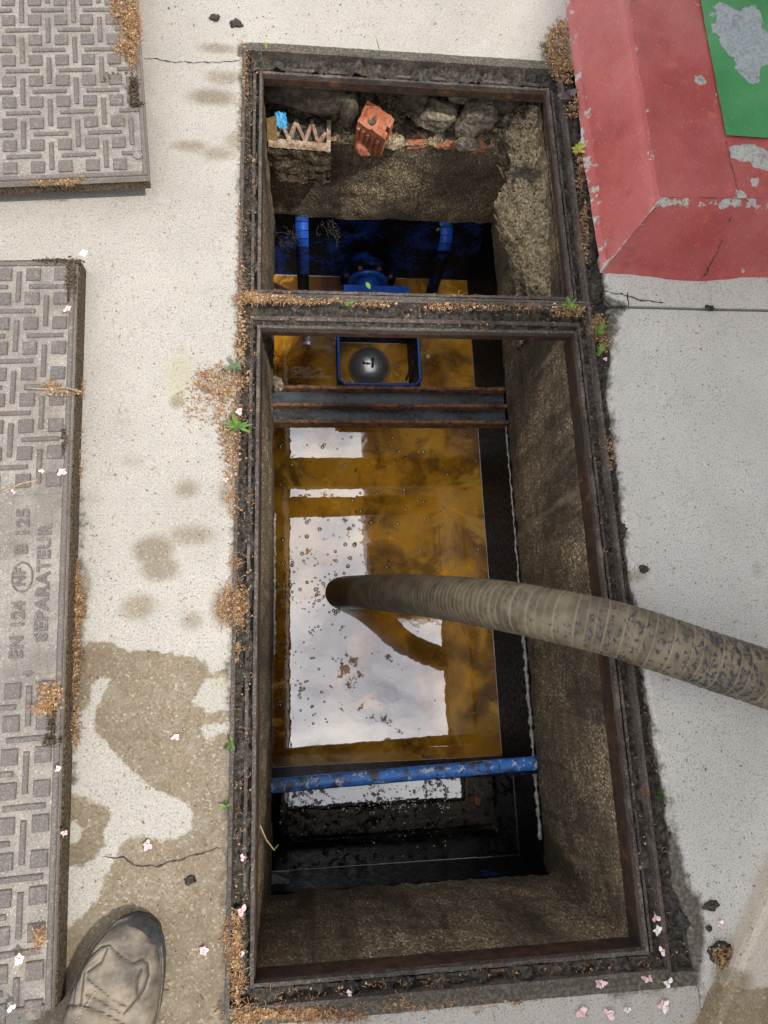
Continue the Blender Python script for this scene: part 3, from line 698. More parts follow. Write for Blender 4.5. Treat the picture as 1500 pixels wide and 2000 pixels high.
# ------------------------------------------------------------------ steel separator tank
TX0, TX1, TY0, TY1 = -.128, .532, -.482, 1.288
WK = -.705                                   # oil level in the near chamber
tank = empty('separator_tank', (.2, .4, -1.1), 0, 'grimy blue steel separator tank under the concrete shaft', 'tank')
tki = Matrix.Translation(tank.location).inverted()
def tpart(nm, mb, mat, smooth=False, parent=None):
    o = mb.build(nm, mat, parent or tank, smooth)
    if parent is None: o.matrix_parent_inverse = tki
    return o
mb = MB(); mb.box(TX1, TX1 + .01, TY0, TY1, -1.1, BZ + .008); tpart('tank_wall', mb, M_TANKK)
mb = MB(); mb.box(TX0 - .01, TX0, TY0, TY1, -1.1, BZ + .008); tpart('tank_wall', mb, M_TANKK)
mb = MB(); mb.box(TX0, TX1, TY1, TY1 + .01, -1.1, BZ + .025); tpart('tank_wall', mb, M_TANK)
mb = MB(); mb.box(TX0, TX1, TY0 - .01, TY0, -1.1, BZ + .055); tpart('tank_wall', mb, M_TANKF)
mb = MB(); mb.box(TX0, TX1, TY0, TY0 + .016, BZ + .02, BZ + .03); tpart('flange', mb, M_TANKK)
# dividing plate with its blue top rail
mb = MB(); mb.box(TX0, TX1, -.252, -.246, -1.1, BZ + .01); part_plate = tpart('partition', mb, M_TANK)
mb = MB(); pts = [(TX0 + .66 * i / 40, -.246 + .020 * i / 40 + .0012 * fbm(i * .4, 3), -.482) for i in range(41)]; mb.tube(pts, .0165, 14); tpart('top_rail', mb, M_RAIL, True)
# straps on the far wall
for sx in (-.022, .392):
    mb = MB(); prof = [(1.284, -.490), (1.262, -.478), (1.238, -.470), (1.218, -.476), (1.206, -.492), (1.202, -.52), (1.200, -.60), (1.198, -.70), (1.197, -.86)]
    mb2 = MB()
    for si, ((y0, z0), (y1, z1)) in enumerate(zip(prof[:-1], prof[1:])):
        if si == 5: mb2 = mb; mb = MB()
        n = len(mb.v); nn = Vector((0, z1 - z0, -(y1 - y0))).normalized() * .004
        for (yy, zz) in ((y0, z0), (y1, z1)): mb.v += [(sx - .018, yy, zz), (sx + .018, yy, zz), (sx + .018, yy + nn.y, zz + nn.z), (sx - .018, yy + nn.y, zz + nn.z)]
        mb.f += [(n, n + 1, n + 5, n + 4), (n + 1, n + 2, n + 6, n + 5), (n + 2, n + 3, n + 7, n + 6), (n + 3, n, n + 4, n + 7)]
    tpart('strap', mb, M_TANK, True)
    tpart('strap_bend', mb2, M_BLUED, True)  # brighter blue puts the highlight on the bend into its colour
# outlet pipe with its bolted flange
OX, OZ = .183, -.715
RY = Matrix.Translation((OX, TY1, OZ)) @ Matrix.Rotation(R(90), 4, 'X')      # lathe axis runs toward the viewer
pipe = tpart('outlet_pipe', MB().lathe([(.054, 0), (.054, .05)], 32, RY), M_BLUED, True)
tpart('collar', MB().lathe([(.054, .020), (.062, .024), (.062, .044), (.054, .048)], 32, RY), M_BLUED, True)
fl = tpart('flange', MB().lathe([(.050, .050), (.088, .050), (.090, .053), (.090, .066), (.087, .069), (.050, .069)], 40, RY), M_TANK, False)
tpart('flange', MB().lathe([(.050, .0695), (.064, .0695), (.065, .080), (.050, .081)], 40, RY), M_BLUE, True)
tpart('elbow', MB().tube([(OX, TY1 - .075 - .06 * math.sin(a), OZ - .06 + .06 * math.cos(a)) for a in [k * R(90) / 8 for k in range(9)]] + [(OX, TY1 - .135, -.90)], .045, 24), M_BLUE, True)
for k in range(8):
    a = k * math.pi / 4 + .39; c = Vector((OX + .076 * math.cos(a), TY1 - .069, OZ + .076 * math.sin(a)))
    o = MB().lathe([(.0085, 0), (.0085, .006), (.007, .008)], 6, Matrix.Translation(c) @ Matrix.Rotation(R(90), 4, 'X')).build('bolt', M_RUST, fl)
# box round the float, open above
BX0, BX1, BY0, BY1, BT = .080, .318, .812, 1.050, -.61
mb = MB(); mb.box(BX0, BX0 + .004, BY0, BY1, -1.0, BT); mb.box(BX1 - .004, BX1, BY0, BY1, -1.0, BT); mb.box(BX0 + .004, BX1 - .004, BY1 - .004, BY1, -1.0, BT); mb.box(BX0 + .004, BX1 - .004, BY0, BY0 + .004, -1.0, BT)
fb = tpart('float_box', mb, M_TANK)
mb = MB(); q = [(BX0, BY1), (BX0, BY0 + .015), (BX0 + .015, BY0), (BX1 - .015, BY0), (BX1, BY0 + .015), (BX1, BY1), (BX0, BY1)]; mb.tube([(x, y, BT) for x, y in q], .0048, 8, False); o = tpart('rim', mb, M_BLUE, True, fb)
mb = MB(); mb.box(BX0 + .02, BX1 - .02, BY1 + .002, BY1 + .085, BT - .012, BT); tpart('bracket_plate', mb, M_BLUE)

# ------------------------------------------------------------------ water
mb = MB(); mb.grid(40, 80, lambda u, v: (TX0 + .001 + u * (TX1 - TX0 - .002), -.2455 + v * (TY1 - .001 + .2455), WZ)); tag(mb.build('water', M_WATER), kind='structure')
mb = MB(); mb.grid(30, 20, lambda u, v: (TX0 + .001 + u * (TX1 - TX0 - .002), TY0 + .001 + v * (-.2525 - TY0 - .001), WK)); tag(mb.build('water', M_WATERK), kind='structure')
# ------------------------------------------------------------------ float ball, beam, hose
def sphere(mb, c, r, nu=28, nv=16, sz_=1.0):
    mb.grid(nu, nv, lambda u, v: (c[0] + r * math.sin(math.pi * v) * math.cos(2 * math.pi * u), c[1] + r * math.sin(math.pi * v) * math.sin(2 * math.pi * u), c[2] - sz_ * r * math.cos(math.pi * v)))
    return mb
M_BALL = simple('polished_grey_shell', (.72, .73, .75), .36, .10, 30, .5, metal=.85, bump=.04)
c = at(722, 716, -.785)
e = empty('float_ball', (c.x, c.y, -.80), 0, 'shiny dark grey float ball with a lifting eye, inside the blue box', 'float')
sphere(MB(), (0, 0, -.008), .071, 40, 24).build('shell', M_BALL, e, True)
mb = MB(); mb.tube([(.004, -.012 + .012 * math.cos(a), .062 + .024 * math.sin(a)) for a in [k * math.pi / 8 for k in range(9)]], .0036, 8); mb.build('lifting_eye', M_RUST, e, True)
mb = MB(); mb.tube([(.002, .002, .060), (.004, -.020, .058), (.010, -.040, .045), (.013, -.056, .024), (.015, -.061, .005)], .0030, 8); mb.build('cord', M_SOIL, e, True)
mb = MB()
for k in range(4): mb.tube([(-.002, -.012, .061), (-.012, -.010 - .002 * k, .063 + .001 * k), (-.026, -.013 + .003 * k, .058)], .0016, 6)
mb.build('frayed_end', M_RUST, e, True)

e = empty('steel_beam', (.215, .69, -.50), 0, 'oily double channel steel beam across the pit with rusty flange edges', 'beam')
bi = Matrix.Translation(e.location).inverted()
def bpart(nm, mb, mat):
    o = mb.build(nm, mat, e); o.matrix_parent_inverse = bi; return o
def rib(y, z0, z1, th=.006):
    mb = MB(); n = 70
    for k in range(n + 1):
        x = -.118 + .648 * k / n; j = .0012 * fbm(x * 60, y * 40, 2, 3); j2 = .0012 * fbm(x * 70, y * 40 + 5, 4, 3)
        mb.v += [(x, y - th / 2 - j2, z0), (x, y - th / 2 - j2, z1 + j), (x, y + th / 2 + j, z1 + j), (x, y + th / 2 + j, z0)]
    for k in range(n):
        for q in range(4): mb.f.append((4 * k + q, 4 * k + (q + 1) % 4, 4 * k + 4 + (q + 1) % 4, 4 * k + 4 + q))
    mb.f += [(0, 3, 2, 1), (4 * n, 4 * n + 1, 4 * n + 2, 4 * n + 3)]
    return mb
for y in (.742, .692, .645): bpart('flange', rib(y, -.515, -.478, .0085), M_RUST)
for a, b in ((.696, .738), (.649, .688)):
    mb = MB(); mb.box(-.118, .530, a, b, -.512, -.504); bpart('web', mb, M_BEAM)

# hose: catenary from the water over the frame edge and off to the right
HP = [tuple(v) for v in (at(610, 1172, -1.10), at(640, 1164, -.95), at(668, 1158, -.80), at(725, 1157, -.63), at(800, 1161, -.42), at(900, 1171, -.20), at(1000, 1186, -.055), at(1100, 1206, .022), at(1200, 1229, .058), at(1300, 1260, .082), at(1400, 1294, .098), at(1500, 1327, .105))] + [(.90, -.095, .095), (1.10, -.18, .070), (1.5, -.33, .052), (2.2, -.58, .050)]
def catmull(P, n):
    P = [Vector(p) for p in P]; P = [P[0] * 2 - P[1]] + P + [P[-1] * 2 - P[-2]]; out = []
    for i in range(1, len(P) - 2):
        for k in range(n):
            t = k / n; a, b, c_, d_ = P[i - 1:i + 3]
            out.append(.5 * ((2 * b) + (c_ - a) * t + (2 * a - 5 * b + 4 * c_ - d_) * t * t + (3 * b - a - 3 * c_ + d_) * t ** 3))
    out.append(P[-2]); return out
raw = catmull(HP, 40); L = [0]
for a, b in zip(raw[:-1], raw[1:]): L.append(L[-1] + (b - a).length)
step = .0022; nn = int(L[-1] / step); pts = []
Pn = np.array([tuple(p) for p in raw]); Ln = np.array(L)
ss_ = np.linspace(0, L[-1], nn + 1); PP = np.stack([np.interp(ss_, Ln, Pn[:, k]) for k in range(3)], 1)
for _ in range(12): PP[1:-1] = (PP[:-2] + PP[2:] + 2 * PP[1:-1]) / 4
PIT = .0145; HR = .0475; rs = []; gro = []
for s_ in ss_:
    ph = (s_ / PIT) % 1.0; g_ = math.exp(-((ph - .5) / .055) ** 2); sm = 1.0 if s_ > .30 else .35
    rs.append(HR - .0008 * g_ * sm + .0003 * math.sin(2 * math.pi * ph) * sm + .0007 * fbm(s_ * 9, 3.3)); gro.append(g_ * sm)
mb = MB(); mb.tube([tuple(p) for p in PP], rs, 40, False); me = mb.mesh('rubber_wall', True)
put_attr(me, 'groove', np.repeat(np.array(gro), 40)); wl = np.interp(WZ, PP[:, 2][:nn // 3], ss_[:nn // 3])
put_attr(me, 'along', np.repeat(np.clip(ss_ - wl, 0, 9), 40))
e = empty('suction_hose', (.60, .02, 0), 0, 'thick dusty brown ribbed suction hose dipping into the water over the right frame edge', 'hose')
o = link('rubber_wall', me, M_HOSE, e); o.matrix_parent_inverse = Matrix.Translation(e.location).inverted()

# ------------------------------------------------------------------ painted kerb, upper right
K_H = .12; KX, KY = .600, .790               # foot of the kerb corner
kerb = empty('painted_kerb', (KX, KY, 0), 0, 'chipped red painted concrete kerb corner with a green painted top', 'kerb')
kbi = Matrix.Translation(kerb.location).inverted()
def kpart(nm, mb, mat, bare=(), chipfn=None, smooth=True, parent=None):
    me = mb.mesh(nm, smooth); n = len(me.vertices); co = np.zeros(n * 3); me.vertices.foreach_get('co', co); P = co.reshape(-1, 3)
    b = np.full(n, -.05)
    for pg in bare: b = np.maximum(b, poly_sdf(P[:, :2], px_poly(pg, K_H)))
    put_attr(me, 'bare', np.clip(b, -.05, .05)); put_attr(me, 'chip', chipfn(P) if chipfn else np.full(n, 0.0))
    o = link(nm, me, mat, parent or kerb); o.matrix_parent_inverse = kbi; return o
def kprof(v):
    """inset and height across the battered face: v 0 foot .. 1 top"""
    q = [(-.006, .002), (.004, .010), (.012, .026), (.045, .088), (.056, .108), (.064, .117), (.074, .1205)]
    k = v * (len(q) - 1); i = min(int(k), len(q) - 2); t = k - i; return q[i][0] * (1 - t) + q[i + 1][0] * t, q[i][1] * (1 - t) + q[i + 1][1] * t
def kj(a, b): return .0028 * fbm(a, b, 2, 3, 13) + .0006 * fbm(a, b, 7, 2, 70)
mb = MB()
def _kl(u, v):                               # face toward the pit
    ins, z = kprof(v); y = KY + ins + u * (2.6 - ins) ** 1.0 if u > 0 else KY + ins
    j = kj(y, z); return (KX + ins + .006 * fbm(y * 5, 1.7) * (v < .2) - j, y, z)
mb.grid(300, 24, _kl)
def chip_l(P): return .19 * np.clip(1 - (P[:, 2] - .0) / .035, 0, 1) + .10 * np.exp(-((P[:, 2] - .119) / .006) ** 2) + .26 * np.exp(-((P[:, 1] - KY - (P[:, 0] - KX)) / .007) ** 2)
kpart('side_face', mb, M_RED, chipfn=chip_l)
mb = MB()
def _kf(u, v):                               # face toward the viewer
    ins, z = kprof(v); x = KX + ins + u * (3.2 - ins); bow = .012 * math.sin(min(1, max(0, (x - .66) / .25)) * math.pi)
    j = kj(x + 5, z); return (x, KY + ins * 1.12 - bow * (1 - v) + .010 * v * min(1, max(0, (x - .66) / .3)) - j, z)
mb.grid(360, 24, _kf)
def chip_f(P): return .24 * np.exp(-((P[:, 1] - KY - 1.05 * (P[:, 0] - KX)) / .007) ** 2) + .07 * np.clip(1 - P[:, 2] / .02, 0, 1) + .22 * np.exp(-((P[:, 2] - .117) / .006) ** 2)
kpart('front_face', mb, M_RED, chipfn=chip_f)
mb = MB(); T0 = .0735
JX = .842                                    # joint between the kerb stones
BARE_R = [[(1425, 290), (1450, 280), (1475, 283), (1500, 295), (1520, 330), (1500, 335), (1480, 330), (1465, 318), (1440, 312), (1428, 308)], [(1438, 372), (1450, 368), (1457, 385), (1450, 400), (1440, 395)],
          [(1354, 150), (1368, 147), (1378, 158), (1372, 168), (1358, 162)], [(1466, 350), (1480, 347), (1478, 365), (1466, 362)]]
def _kt(u, v):
    x = KX + T0 + u * 2.5; y = KY + T0 * 1.12 + .010 * min(1, max(0, (x - .66) / .3)) * (1 - v) + v * 2.4; return (x, y, .1205 + .6 * kj(x, y + 3))
def warp(t, a): return t * a / (1) if t < .5 else a * .5 + (t - .5) * (2 - a)
mb.grid(260, 240, lambda u, v: _kt(warp(u, .42), warp(v, .6)))
def chip_t(P):
    e = np.minimum(P[:, 0] - KX - T0, P[:, 1] - KY - T0 * 1.12); return .17 * np.clip(1 - e / .014, 0, 1) + .09 * np.exp(-((P[:, 0] - .828) / .006) ** 2)
kpart('top_face', mb, M_RED, BARE_R, chip_t)
g0 = at(1415, 268, K_H)
mb = MB(); mb.grid(160, 200, lambda u, v: (g0.x + warp(u, .5) * 2.2 + .001 * fbm(v * 40, 2.2), g0.y + warp(v, .6) * 2.2 + .001 * fbm(u * 60, 1.2), .1250 + .6 * kj(g0.x + u, g0.y + v)))
BARE_G = [[(1392, 15), (1400, 8), (1420, 18), (1435, 25), (1450, 22), (1470, 15), (1482, 25), (1485, 60), (1510, 75), (1530, 130), (1500, 130), (1485, 135), (1480, 150), (1483, 165), (1470, 168), (1450, 160), (1435, 140), (1432, 120), (1415, 110), (1405, 90), (1400, 75), (1386, 65), (1388, 52), (1398, 40)], [(1385, 27), (1395, 30), (1392, 38), (1385, 35)]]
kpart('green_panel', mb, M_GREEN, BARE_G)
# joint in the kerb front and top
def _onf(x, v):
    ins, z = kprof(v); return Vector(_kf((x - KX - ins) / (3.2 - ins), v))
ribbon([_onf(.812 + .034 * v + .006 * math.sin(v * 7), v) for v in (.02, .2, .4, .6, .8, .97)], .0014, (0, -.86, .5), 3.3, 'joint', M_SOIL, kerb, kbi)
ribbon([(.846, .884, .1222), (.838, .92, .1222), (.834, .97, .1222), (.831, 1.015, .1222)], .0007, (0, 0, 1), 6.3, 'joint', M_SOIL, kerb, kbi)

# ------------------------------------------------------------------ the two lifted covers
def stud_mesh(w, d, h, b=.0014):
    return MB().bbox(-w / 2, w / 2, -d / 2, d / 2, 0, h, b).mesh('stud')
PITCH = .0483
ME_SQ = stud_mesh(.0238, .0238, .0042); ME_H = stud_mesh(.0600, .0078, .0040); ME_V = stud_mesh(.0078, .0600, .0040)
ME_HS = stud_mesh(.0360, .0078, .0040); ME_VS = stud_mesh(.0078, .0360, .0040)
for m_ in (ME_SQ, ME_H, ME_V, ME_HS, ME_VS): m_.materials.append(M_STUD)

def text_mesh(body, size, ext, sx=1.0, name='lettering'):
    cu = bpy.data.curves.new('t', 'FONT'); cu.body = body; cu.size = size; cu.extrude = ext; cu.bevel_depth = .0004; cu.bevel_resolution = 1; cu.align_x = 'LEFT'; cu.align_y = 'BOTTOM'; cu.space_character = 1.12
    cu.offset = .0006
    t = bpy.data.objects.new('t', cu); COL.objects.link(t); dg = bpy.context.evaluated_depsgraph_get(); me = bpy.data.meshes.new_from_object(t.evaluated_get(dg)); bpy.data.objects.remove(t); bpy.data.curves.remove(cu)
    me.name = name
    for v in me.vertices: v.co.x *= sx
    return me

def make_cover(corner, ang, wid, length, ztop, label, toward_up, nx, ny, x_off, y_off, parity, skip, skirt):
    """cover with its near/far right corner at `corner`; local x runs left (negative) from the right edge, y along the edge"""
    e = empty('manhole_cover', (corner.x, corner.y, 0), ang, label, 'manhole cover', 'manhole covers lying on the pavement')
    y0, y1 = (0, length) if toward_up else (-length, 0)
    zt = ztop; lip = .0025
    # plate with rounded corners
    mb = MB(); mb.bbox(-wid, 0, y0, y1, zt - .014, zt, .0022); mb.build('plate', M_COVER, e)
    # raised border
    mb = MB(); bw = .0085
    for a in ((-bw, -.0005, y0 + .0005, y1 - .0005), (-wid + .0005, -wid + bw, y0 + .0005, y1 - .0005), (-wid + bw, -bw, y0 + .0005, y0 + bw), (-wid + bw, -bw, y1 - bw, y1 - .0005)):
        mb.bbox(a[0], a[1], a[2], a[3], zt - .002, zt + .0042, .0015)
    mb.build('border', M_STUD, e)
    if not skirt:
        mb = MB(); n = 150
        ring(mb, -wid - lip, lip, y0 - lip, y1 + .012, -wid + .01, -.01, y0 + .01, y1 - .01, .0, zt - .012, .012, .0012, 5); mb.build('lip', M_LIP, e)
    else:
        mb = MB(); ring(mb, -wid + .004, -.004, y0 + .004, y1 - .004, -wid + .02, -.02, y0 + .02, y1 - .02, zt - .038, zt - .012, .02, .0006, 6); mb.build('skirt', M_LIP, e)
        for a, b in ((-.10, y0 + .07), (-wid + .10, y0 + .07), (-.10, y1 - .07), (-wid + .10, y1 - .07)): MB().bbox(a - .03, a + .03, b - .03, b + .03, .001, zt - .012, .003).build('bearing_foot', M_LIP, e)
    for j in range(ny):
        for i in range(nx):
            x = -x_off - i * PITCH; y = (y0 + y_off + j * PITCH) if toward_up else (y1 - y_off - j * PITCH)
            if not skip(x, y): link('square_stud', ME_SQ, None, e, (x, y, zt - .0003), (0, 0, random.uniform(-.02, .02)))
            for di, dj in ((.5, .5),):
                xb = x + (.5 if True else 0) * PITCH; yb = y + (PITCH * .5 if toward_up else -PITCH * .5)
                if xb > -.014 or yb > y1 - .014 or yb < y0 + .014 or skip(xb, yb): continue
                hor = (i + j + parity) % 2 == 0
                edge_x_ = xb + .03 > -.010; edge_y = (yb + .03 > y1 - .010) or (yb - .03 < y0 + .010)
                if hor: link('bar_stud', ME_HS if edge_x_ else ME_H, None, e, (min(xb, -.027) if edge_x_ else xb, yb, zt - .0003))
                else: link('bar_stud', ME_VS if edge_y else ME_V, None, e, (xb, yb, zt - .0003))
    return e
a = at(290, 343, .07); b = at(276, 133, .07); ang1 = math.atan2(b.y - a.y, b.x - a.x) - math.pi / 2
c1 = make_cover(a, ang1, .62, .58, .070, 'square patterned grey cast iron cover with litter on its right edge, upper left', True, 8, 11, .0495, .0265, 0, lambda x, y: False, True)
Z2 = .046; a = at(149, 511, Z2); b = at(101, 1972, Z2); ang2 = math.atan2(a.y - b.y, a.x - b.x) - math.pi / 2; LEN2 = (a - b).length
c2 = make_cover(a, ang2, .62, LEN2, Z2, 'long patterned grey cast iron cover lettered SEPARATEUR beside the boot', False, 9, 25, .0240, .0265, 1,
                lambda x, y: (-.105 < x and -.738 < y < -.425) or (-.16 < x < -.10 and -.735 < y < -.43 and abs(x + .12) < .0), False)
# lettering plate
mb = MB(); mb.bbox(-.088, -.0095, -.728, -.437, Z2 - .001, Z2 + .0015, .0010); mb.build('letter_panel', M_COVER, c2)
cinv = (Matrix.Translation(c2.location) @ Matrix.Rotation(ang2, 4, 'Z')).inverted()
def glyphs(me, loc):
    bm = bmesh.new(); bm.from_mesh(me); bmesh.ops.remove_doubles(bm, verts=bm.verts, dist=1e-6); left = set(bm.faces); comps = []
    while left:
        st = [left.pop()]; cur = set(st)
        while st:
            for e_ in st.pop().edges:
                for f_ in e_.link_faces:
                    if f_ in left: left.remove(f_); cur.add(f_); st.append(f_)
        xs_ = [v.co.x for f_ in cur for v in f_.verts]; comps.append([min(xs_), max(xs_), cur])
    comps.sort(key=lambda c_: c_[0]); out = []
    for c_ in comps:
        if out and c_[0] < out[-1][1] - .0008: out[-1][1] = max(out[-1][1], c_[1]); out[-1][2] |= c_[2]
        else: out.append(c_)
    for c_ in out:
        vi = {}; mb = MB()
        for f_ in c_[2]:
            for v in f_.verts:
                if v not in vi: vi[v] = len(mb.v); mb.v.append(tuple(v.co))
            mb.f.append(tuple(vi[v] for v in f_.verts))
        mb.build('letter', M_STUD, c2, loc=loc, rot=(0, 0, R(90)))
    bm.free()
def letters(body, p_start, p_end, size, sx):
    s0 = cinv @ at(*p_start, Z2 + .002); s1 = cinv @ at(*p_end, Z2 + .002); me = text_mesh(body, size, .0022)
    w_ = max(v.co.x for v in me.vertices) - min(v.co.x for v in me.vertices); k = (s1.y - s0.y) / w_
    for v in me.vertices: v.co.x *= k
    glyphs(me, (s0.x, s0.y, Z2 + .0012))
letters('EN 124', (50, 1286), (56, 1174), .0270, 1)
letters('B 125', (60, 1082), (67, 994), .0270, 1)
letters('SEPARATEUR', (98, 1252), (104, 1022), .0270, 1)
s0 = cinv @ at(46, 1127, Z2 + .002)
mb = MB(); mb.tube([(s0.x + .0155 * math.cos(k * math.pi / 20) - .002, s0.y + .0235 * math.sin(k * math.pi / 20), Z2 + .0018) for k in range(41)], .0016, 6); mb.build('oval_mark', M_STUD, c2)
me = text_mesh('NF', .0235, .0020); w_ = max(v.co.x for v in me.vertices)
for v in me.vertices: v.co.x *= .029 / w_
glyphs(me, (s0.x + .0068, s0.y - .0145, Z2 + .0014))
s0 = cinv @ at(55, 1315, Z2 + .002); mb = MB(); mb.tube([(s0.x + .006 * math.cos(k * math.pi / 12), s0.y + .004 * math.sin(k * math.pi / 12), Z2 + .0014) for k in range(25)], .0009, 5); mb.tube([(s0.x - .009, s0.y, Z2 + .0014), (s0.x + .009, s0.y, Z2 + .0014)], .0008, 5); mb.build('foundry_mark', M_STUD, c2)
# lifting notch dirt and stopper plug
p = (Matrix.Translation(c1.location) @ Matrix.Rotation(ang1, 4, 'Z')).inverted() @ at(269, 303, .072)
MB().lathe([(.0085, 0), (.0085, .0045), (.007, .0055)], 20, Matrix.Translation((p.x, p.y, .069))).build('plug', M_COVER, c1, True)

# ------------------------------------------------------------------ broken bricks and stones on the far wall
def rock(name, loc, size, seed, mat, label, cat='stone', group=None, rot=(0, 0, 0), cuts=6, sub=4, amp=.16, parent=None, boxy=False):
    bm = bmesh.new(); rr = random.Random(seed)
    if boxy:
        bmesh.ops.create_cube(bm, size=1.7); bmesh.ops.subdivide_edges(bm, edges=bm.edges[:], cuts=9, use_grid_fill=True)
        for v in bm.verts: v.co = v.co + Vector((fbm(v.co.x + seed, v.co.y, v.co.z, 3, 2.2), fbm(v.co.x, v.co.y + seed, v.co.z, 3, 2.2), 0)) * .12
    else: bmesh.ops.create_icosphere(bm, subdivisions=sub, radius=1)
    pl = [(Vector((rr.gauss(0, 1), rr.gauss(0, 1), rr.gauss(0, 1))).normalized(), rr.uniform(.55, .85)) for _ in range(cuts)]
    for v in bm.verts:
        for n, d_ in pl:
            k = v.co.dot(n) - d_
            if k > 0: v.co -= n * k * .92
        n_ = v.co.normalized(); v.co += n_ * (amp * fbm(v.co.x + seed, v.co.y, v.co.z, 5, 1.7) + amp * .25 * fbm(v.co.x, v.co.y + seed, v.co.z, 4, 7))
        v.co = Vector((v.co.x * size[0], v.co.y * size[1], v.co.z * size[2]))
    me = bpy.data.meshes.new(name); bm.to_mesh(me); bm.free(); me.polygons.foreach_set('use_smooth', [not boxy] * len(me.polygons))
    o = link(name, me, mat, parent, loc, rot)
    if label: tag(o, label, cat, group)
    return o
rock('stone', (.000, 1.296, -.092), (.112, .050, .046), 3, M_STONE_D, 'large dark rounded stone under the far left corner of the short frame', rot=(.25, 0, -.05), cuts=7, amp=.10)
rock('stone', (.292, 1.290, -.128), (.072, .042, .046), 8, M_STONE, 'pale broken mortar block directly right of the leaning red brick', rot=(.25, .08, .10), cuts=16, amp=.10, boxy=True)
rock('stone', (.405, 1.292, -.122), (.060, .040, .050), 9, M_STONE, 'pale angular stone block beside the mortar haunch', rot=(.15, -.18, -.12), cuts=18, amp=.12, boxy=True)
rock('stone', (.350, 1.298, -.072), (.052, .032, .030), 12, M_STONE, 'angular grey stone lodged just under the far frame edge', rot=(.4, .3, .3), cuts=16, amp=.10, boxy=True)
rock('stone', (.248, 1.290, -.080), (.038, .034, .034), 15, M_STONE_D, 'small dark stone directly right of the leaning red brick top', rot=(.1, .2, .6))
rock('stone', (.092, 1.275, -.120), (.022, .030, .056), 18, M_STONE_D, 'narrow dark upright stone between pale hollow brick and red brick', rot=(.2, .1, .0))
rock('stone', (.202, 1.248, -.176), (.028, .024, .020), 21, M_MORTAR, 'small tan mortar lump at the foot of the leaning red brick')
rock('stone', (.385, 1.255, -.178), (.034, .020, .014), 25, M_STONE, 'flat grey stone chip on the far wall near the mortar haunch')
rock('stone', (.455, 1.33, -.090), (.06, .05, .05), 29, M_STONE_D, 'dark stone deep in the far right corner behind the mortar haunch')
rock('brick_chunk', (.132, 1.232, -.180), (.024, .020, .020), 31, M_BRICK, 'small red brick fragment left of the leaning red brick foot', 'brick', rot=(.2, .3, .2), cuts=9, amp=.08)
for k, (x, s_) in enumerate(((.078, .018), (.268, .026), (.345, .040), (.425, .022))):
    rock('brick_chunk', (x, 1.268, -.196 + .002 * (k % 2)), (s_ * 1.15, .015, .009), 40 + k, M_BRICK, ['flat red brick remnant on the wall top beside the hollow brick', 'red brick remnant on the wall top right of the mortar lump', 'long red brick remnant on the wall top under the pale stone', 'red brick remnant on the wall top nearest the mortar haunch'][k], 'brick', cuts=3, amp=.12, boxy=True, rot=(0, 0, .06 * (k - 1)))
rr = random.Random(91); mb = MB(); mb2 = MB()
for k in range(170):
    x = rr.uniform(-.10, .47); y = rr.uniform(1.262, 1.40); z = -.190 + .10 * max(0, (y - 1.254) / .27 - .35) ** 1.3 + .004; r_ = rr.uniform(.003, .011) * (1.5 if rr.random() < .15 else 1); q = mb if rr.random() < .7 else mb2; b0 = len(q.v)
    for (a_, b_, c_) in ((1, 0, 0), (-1, 0, 0), (0, 1, 0), (0, -1, 0), (0, 0, 1), (0, 0, -1)): q.v.append((x + r_ * (a_ + rr.uniform(-.4, .4)), y + r_ * (b_ + rr.uniform(-.4, .4)), z + r_ * (c_ * .8 + rr.uniform(-.3, .3))))
    for t_ in ((0, 2, 4), (2, 1, 4), (1, 3, 4), (3, 0, 4), (2, 0, 5), (1, 2, 5), (3, 1, 5), (0, 3, 5)): q.f.append(tuple(b0 + v for v in t_))
tag(mb.build('rubble_crumbs', M_MORTAR), 'mortar crumbs strewn over the broken far wall top', 'rubble', kind='stuff'); tag(mb2.build('rubble_crumbs', M_STONE_D), 'dark stone crumbs strewn over the broken far wall top', 'rubble', kind='stuff')
# pale hollow brick with open cells, rendered in front
hb = empty('hollow_brick', (-.022, 1.248, -.282), R(-2), 'pale hollow brick with broken open triangular cells above grey render', 'brick')
mb = MB(); mb.grid(40, 34, lambda u, v: (-.076 + .152 * u, -.036 + .005 * fbm(u * 5, v * 4, 3, 4) + .008 * (1 - v) * (abs(u - .5) > .42), .0 + .105 * v + .004 * fbm(u * 8, 3, 1) * (v < .1))); mb.box(-.074, .074, -.030, .04, .006, .095); mb.build('render_coat', M_PIT, hb, True)
mb = MB(); mb.grid(40, 6, lambda u, v: (-.072 + .146 * u, -.034 + .016 * v, .106 + .010 * min(1, v * 3) + .004 * fbm(u * 14, v * 2, 3, 4))); mb.build('brick_wall', M_BRICK_P, hb)
mb = MB(); mb.box(.064, .074, -.019, .045, .098, .118); mb.build('brick_wall', M_BRICK_P, hb)
zz = [(-.060, -.018), (-.044, .030), (-.026, -.018), (-.008, .034), (.012, -.018), (.028, .040), (.044, -.018), (.060, .020)]
for (xa, ya), (xb, yb) in zip(zz[:-1], zz[1:]):
    yb += random.uniform(-.012, .006) * (yb > 0); xb += random.uniform(-.003, .003)
    d_ = Vector((xb - xa, yb - ya, 0)); m_ = Matrix.Translation((xa, ya, 0)) @ Matrix.Rotation(math.atan2(d_.y, d_.x), 4, 'Z')
    MB().bbox(-.003, d_.length + .003, -.0042, .0042, .097, .118 + random.uniform(-.004, .004), .001, m_).build('cell_web', M_BRICK_P, hb)
mb = MB(); mb.grid(30, 20, lambda u, v: (-.072 + .145 * u, -.016 + .07 * v, .104 + .010 * v + .009 * fbm(u * 9, v * 7, 5, 4))); mb.build('cell_fill', M_SOIL, hb, True)
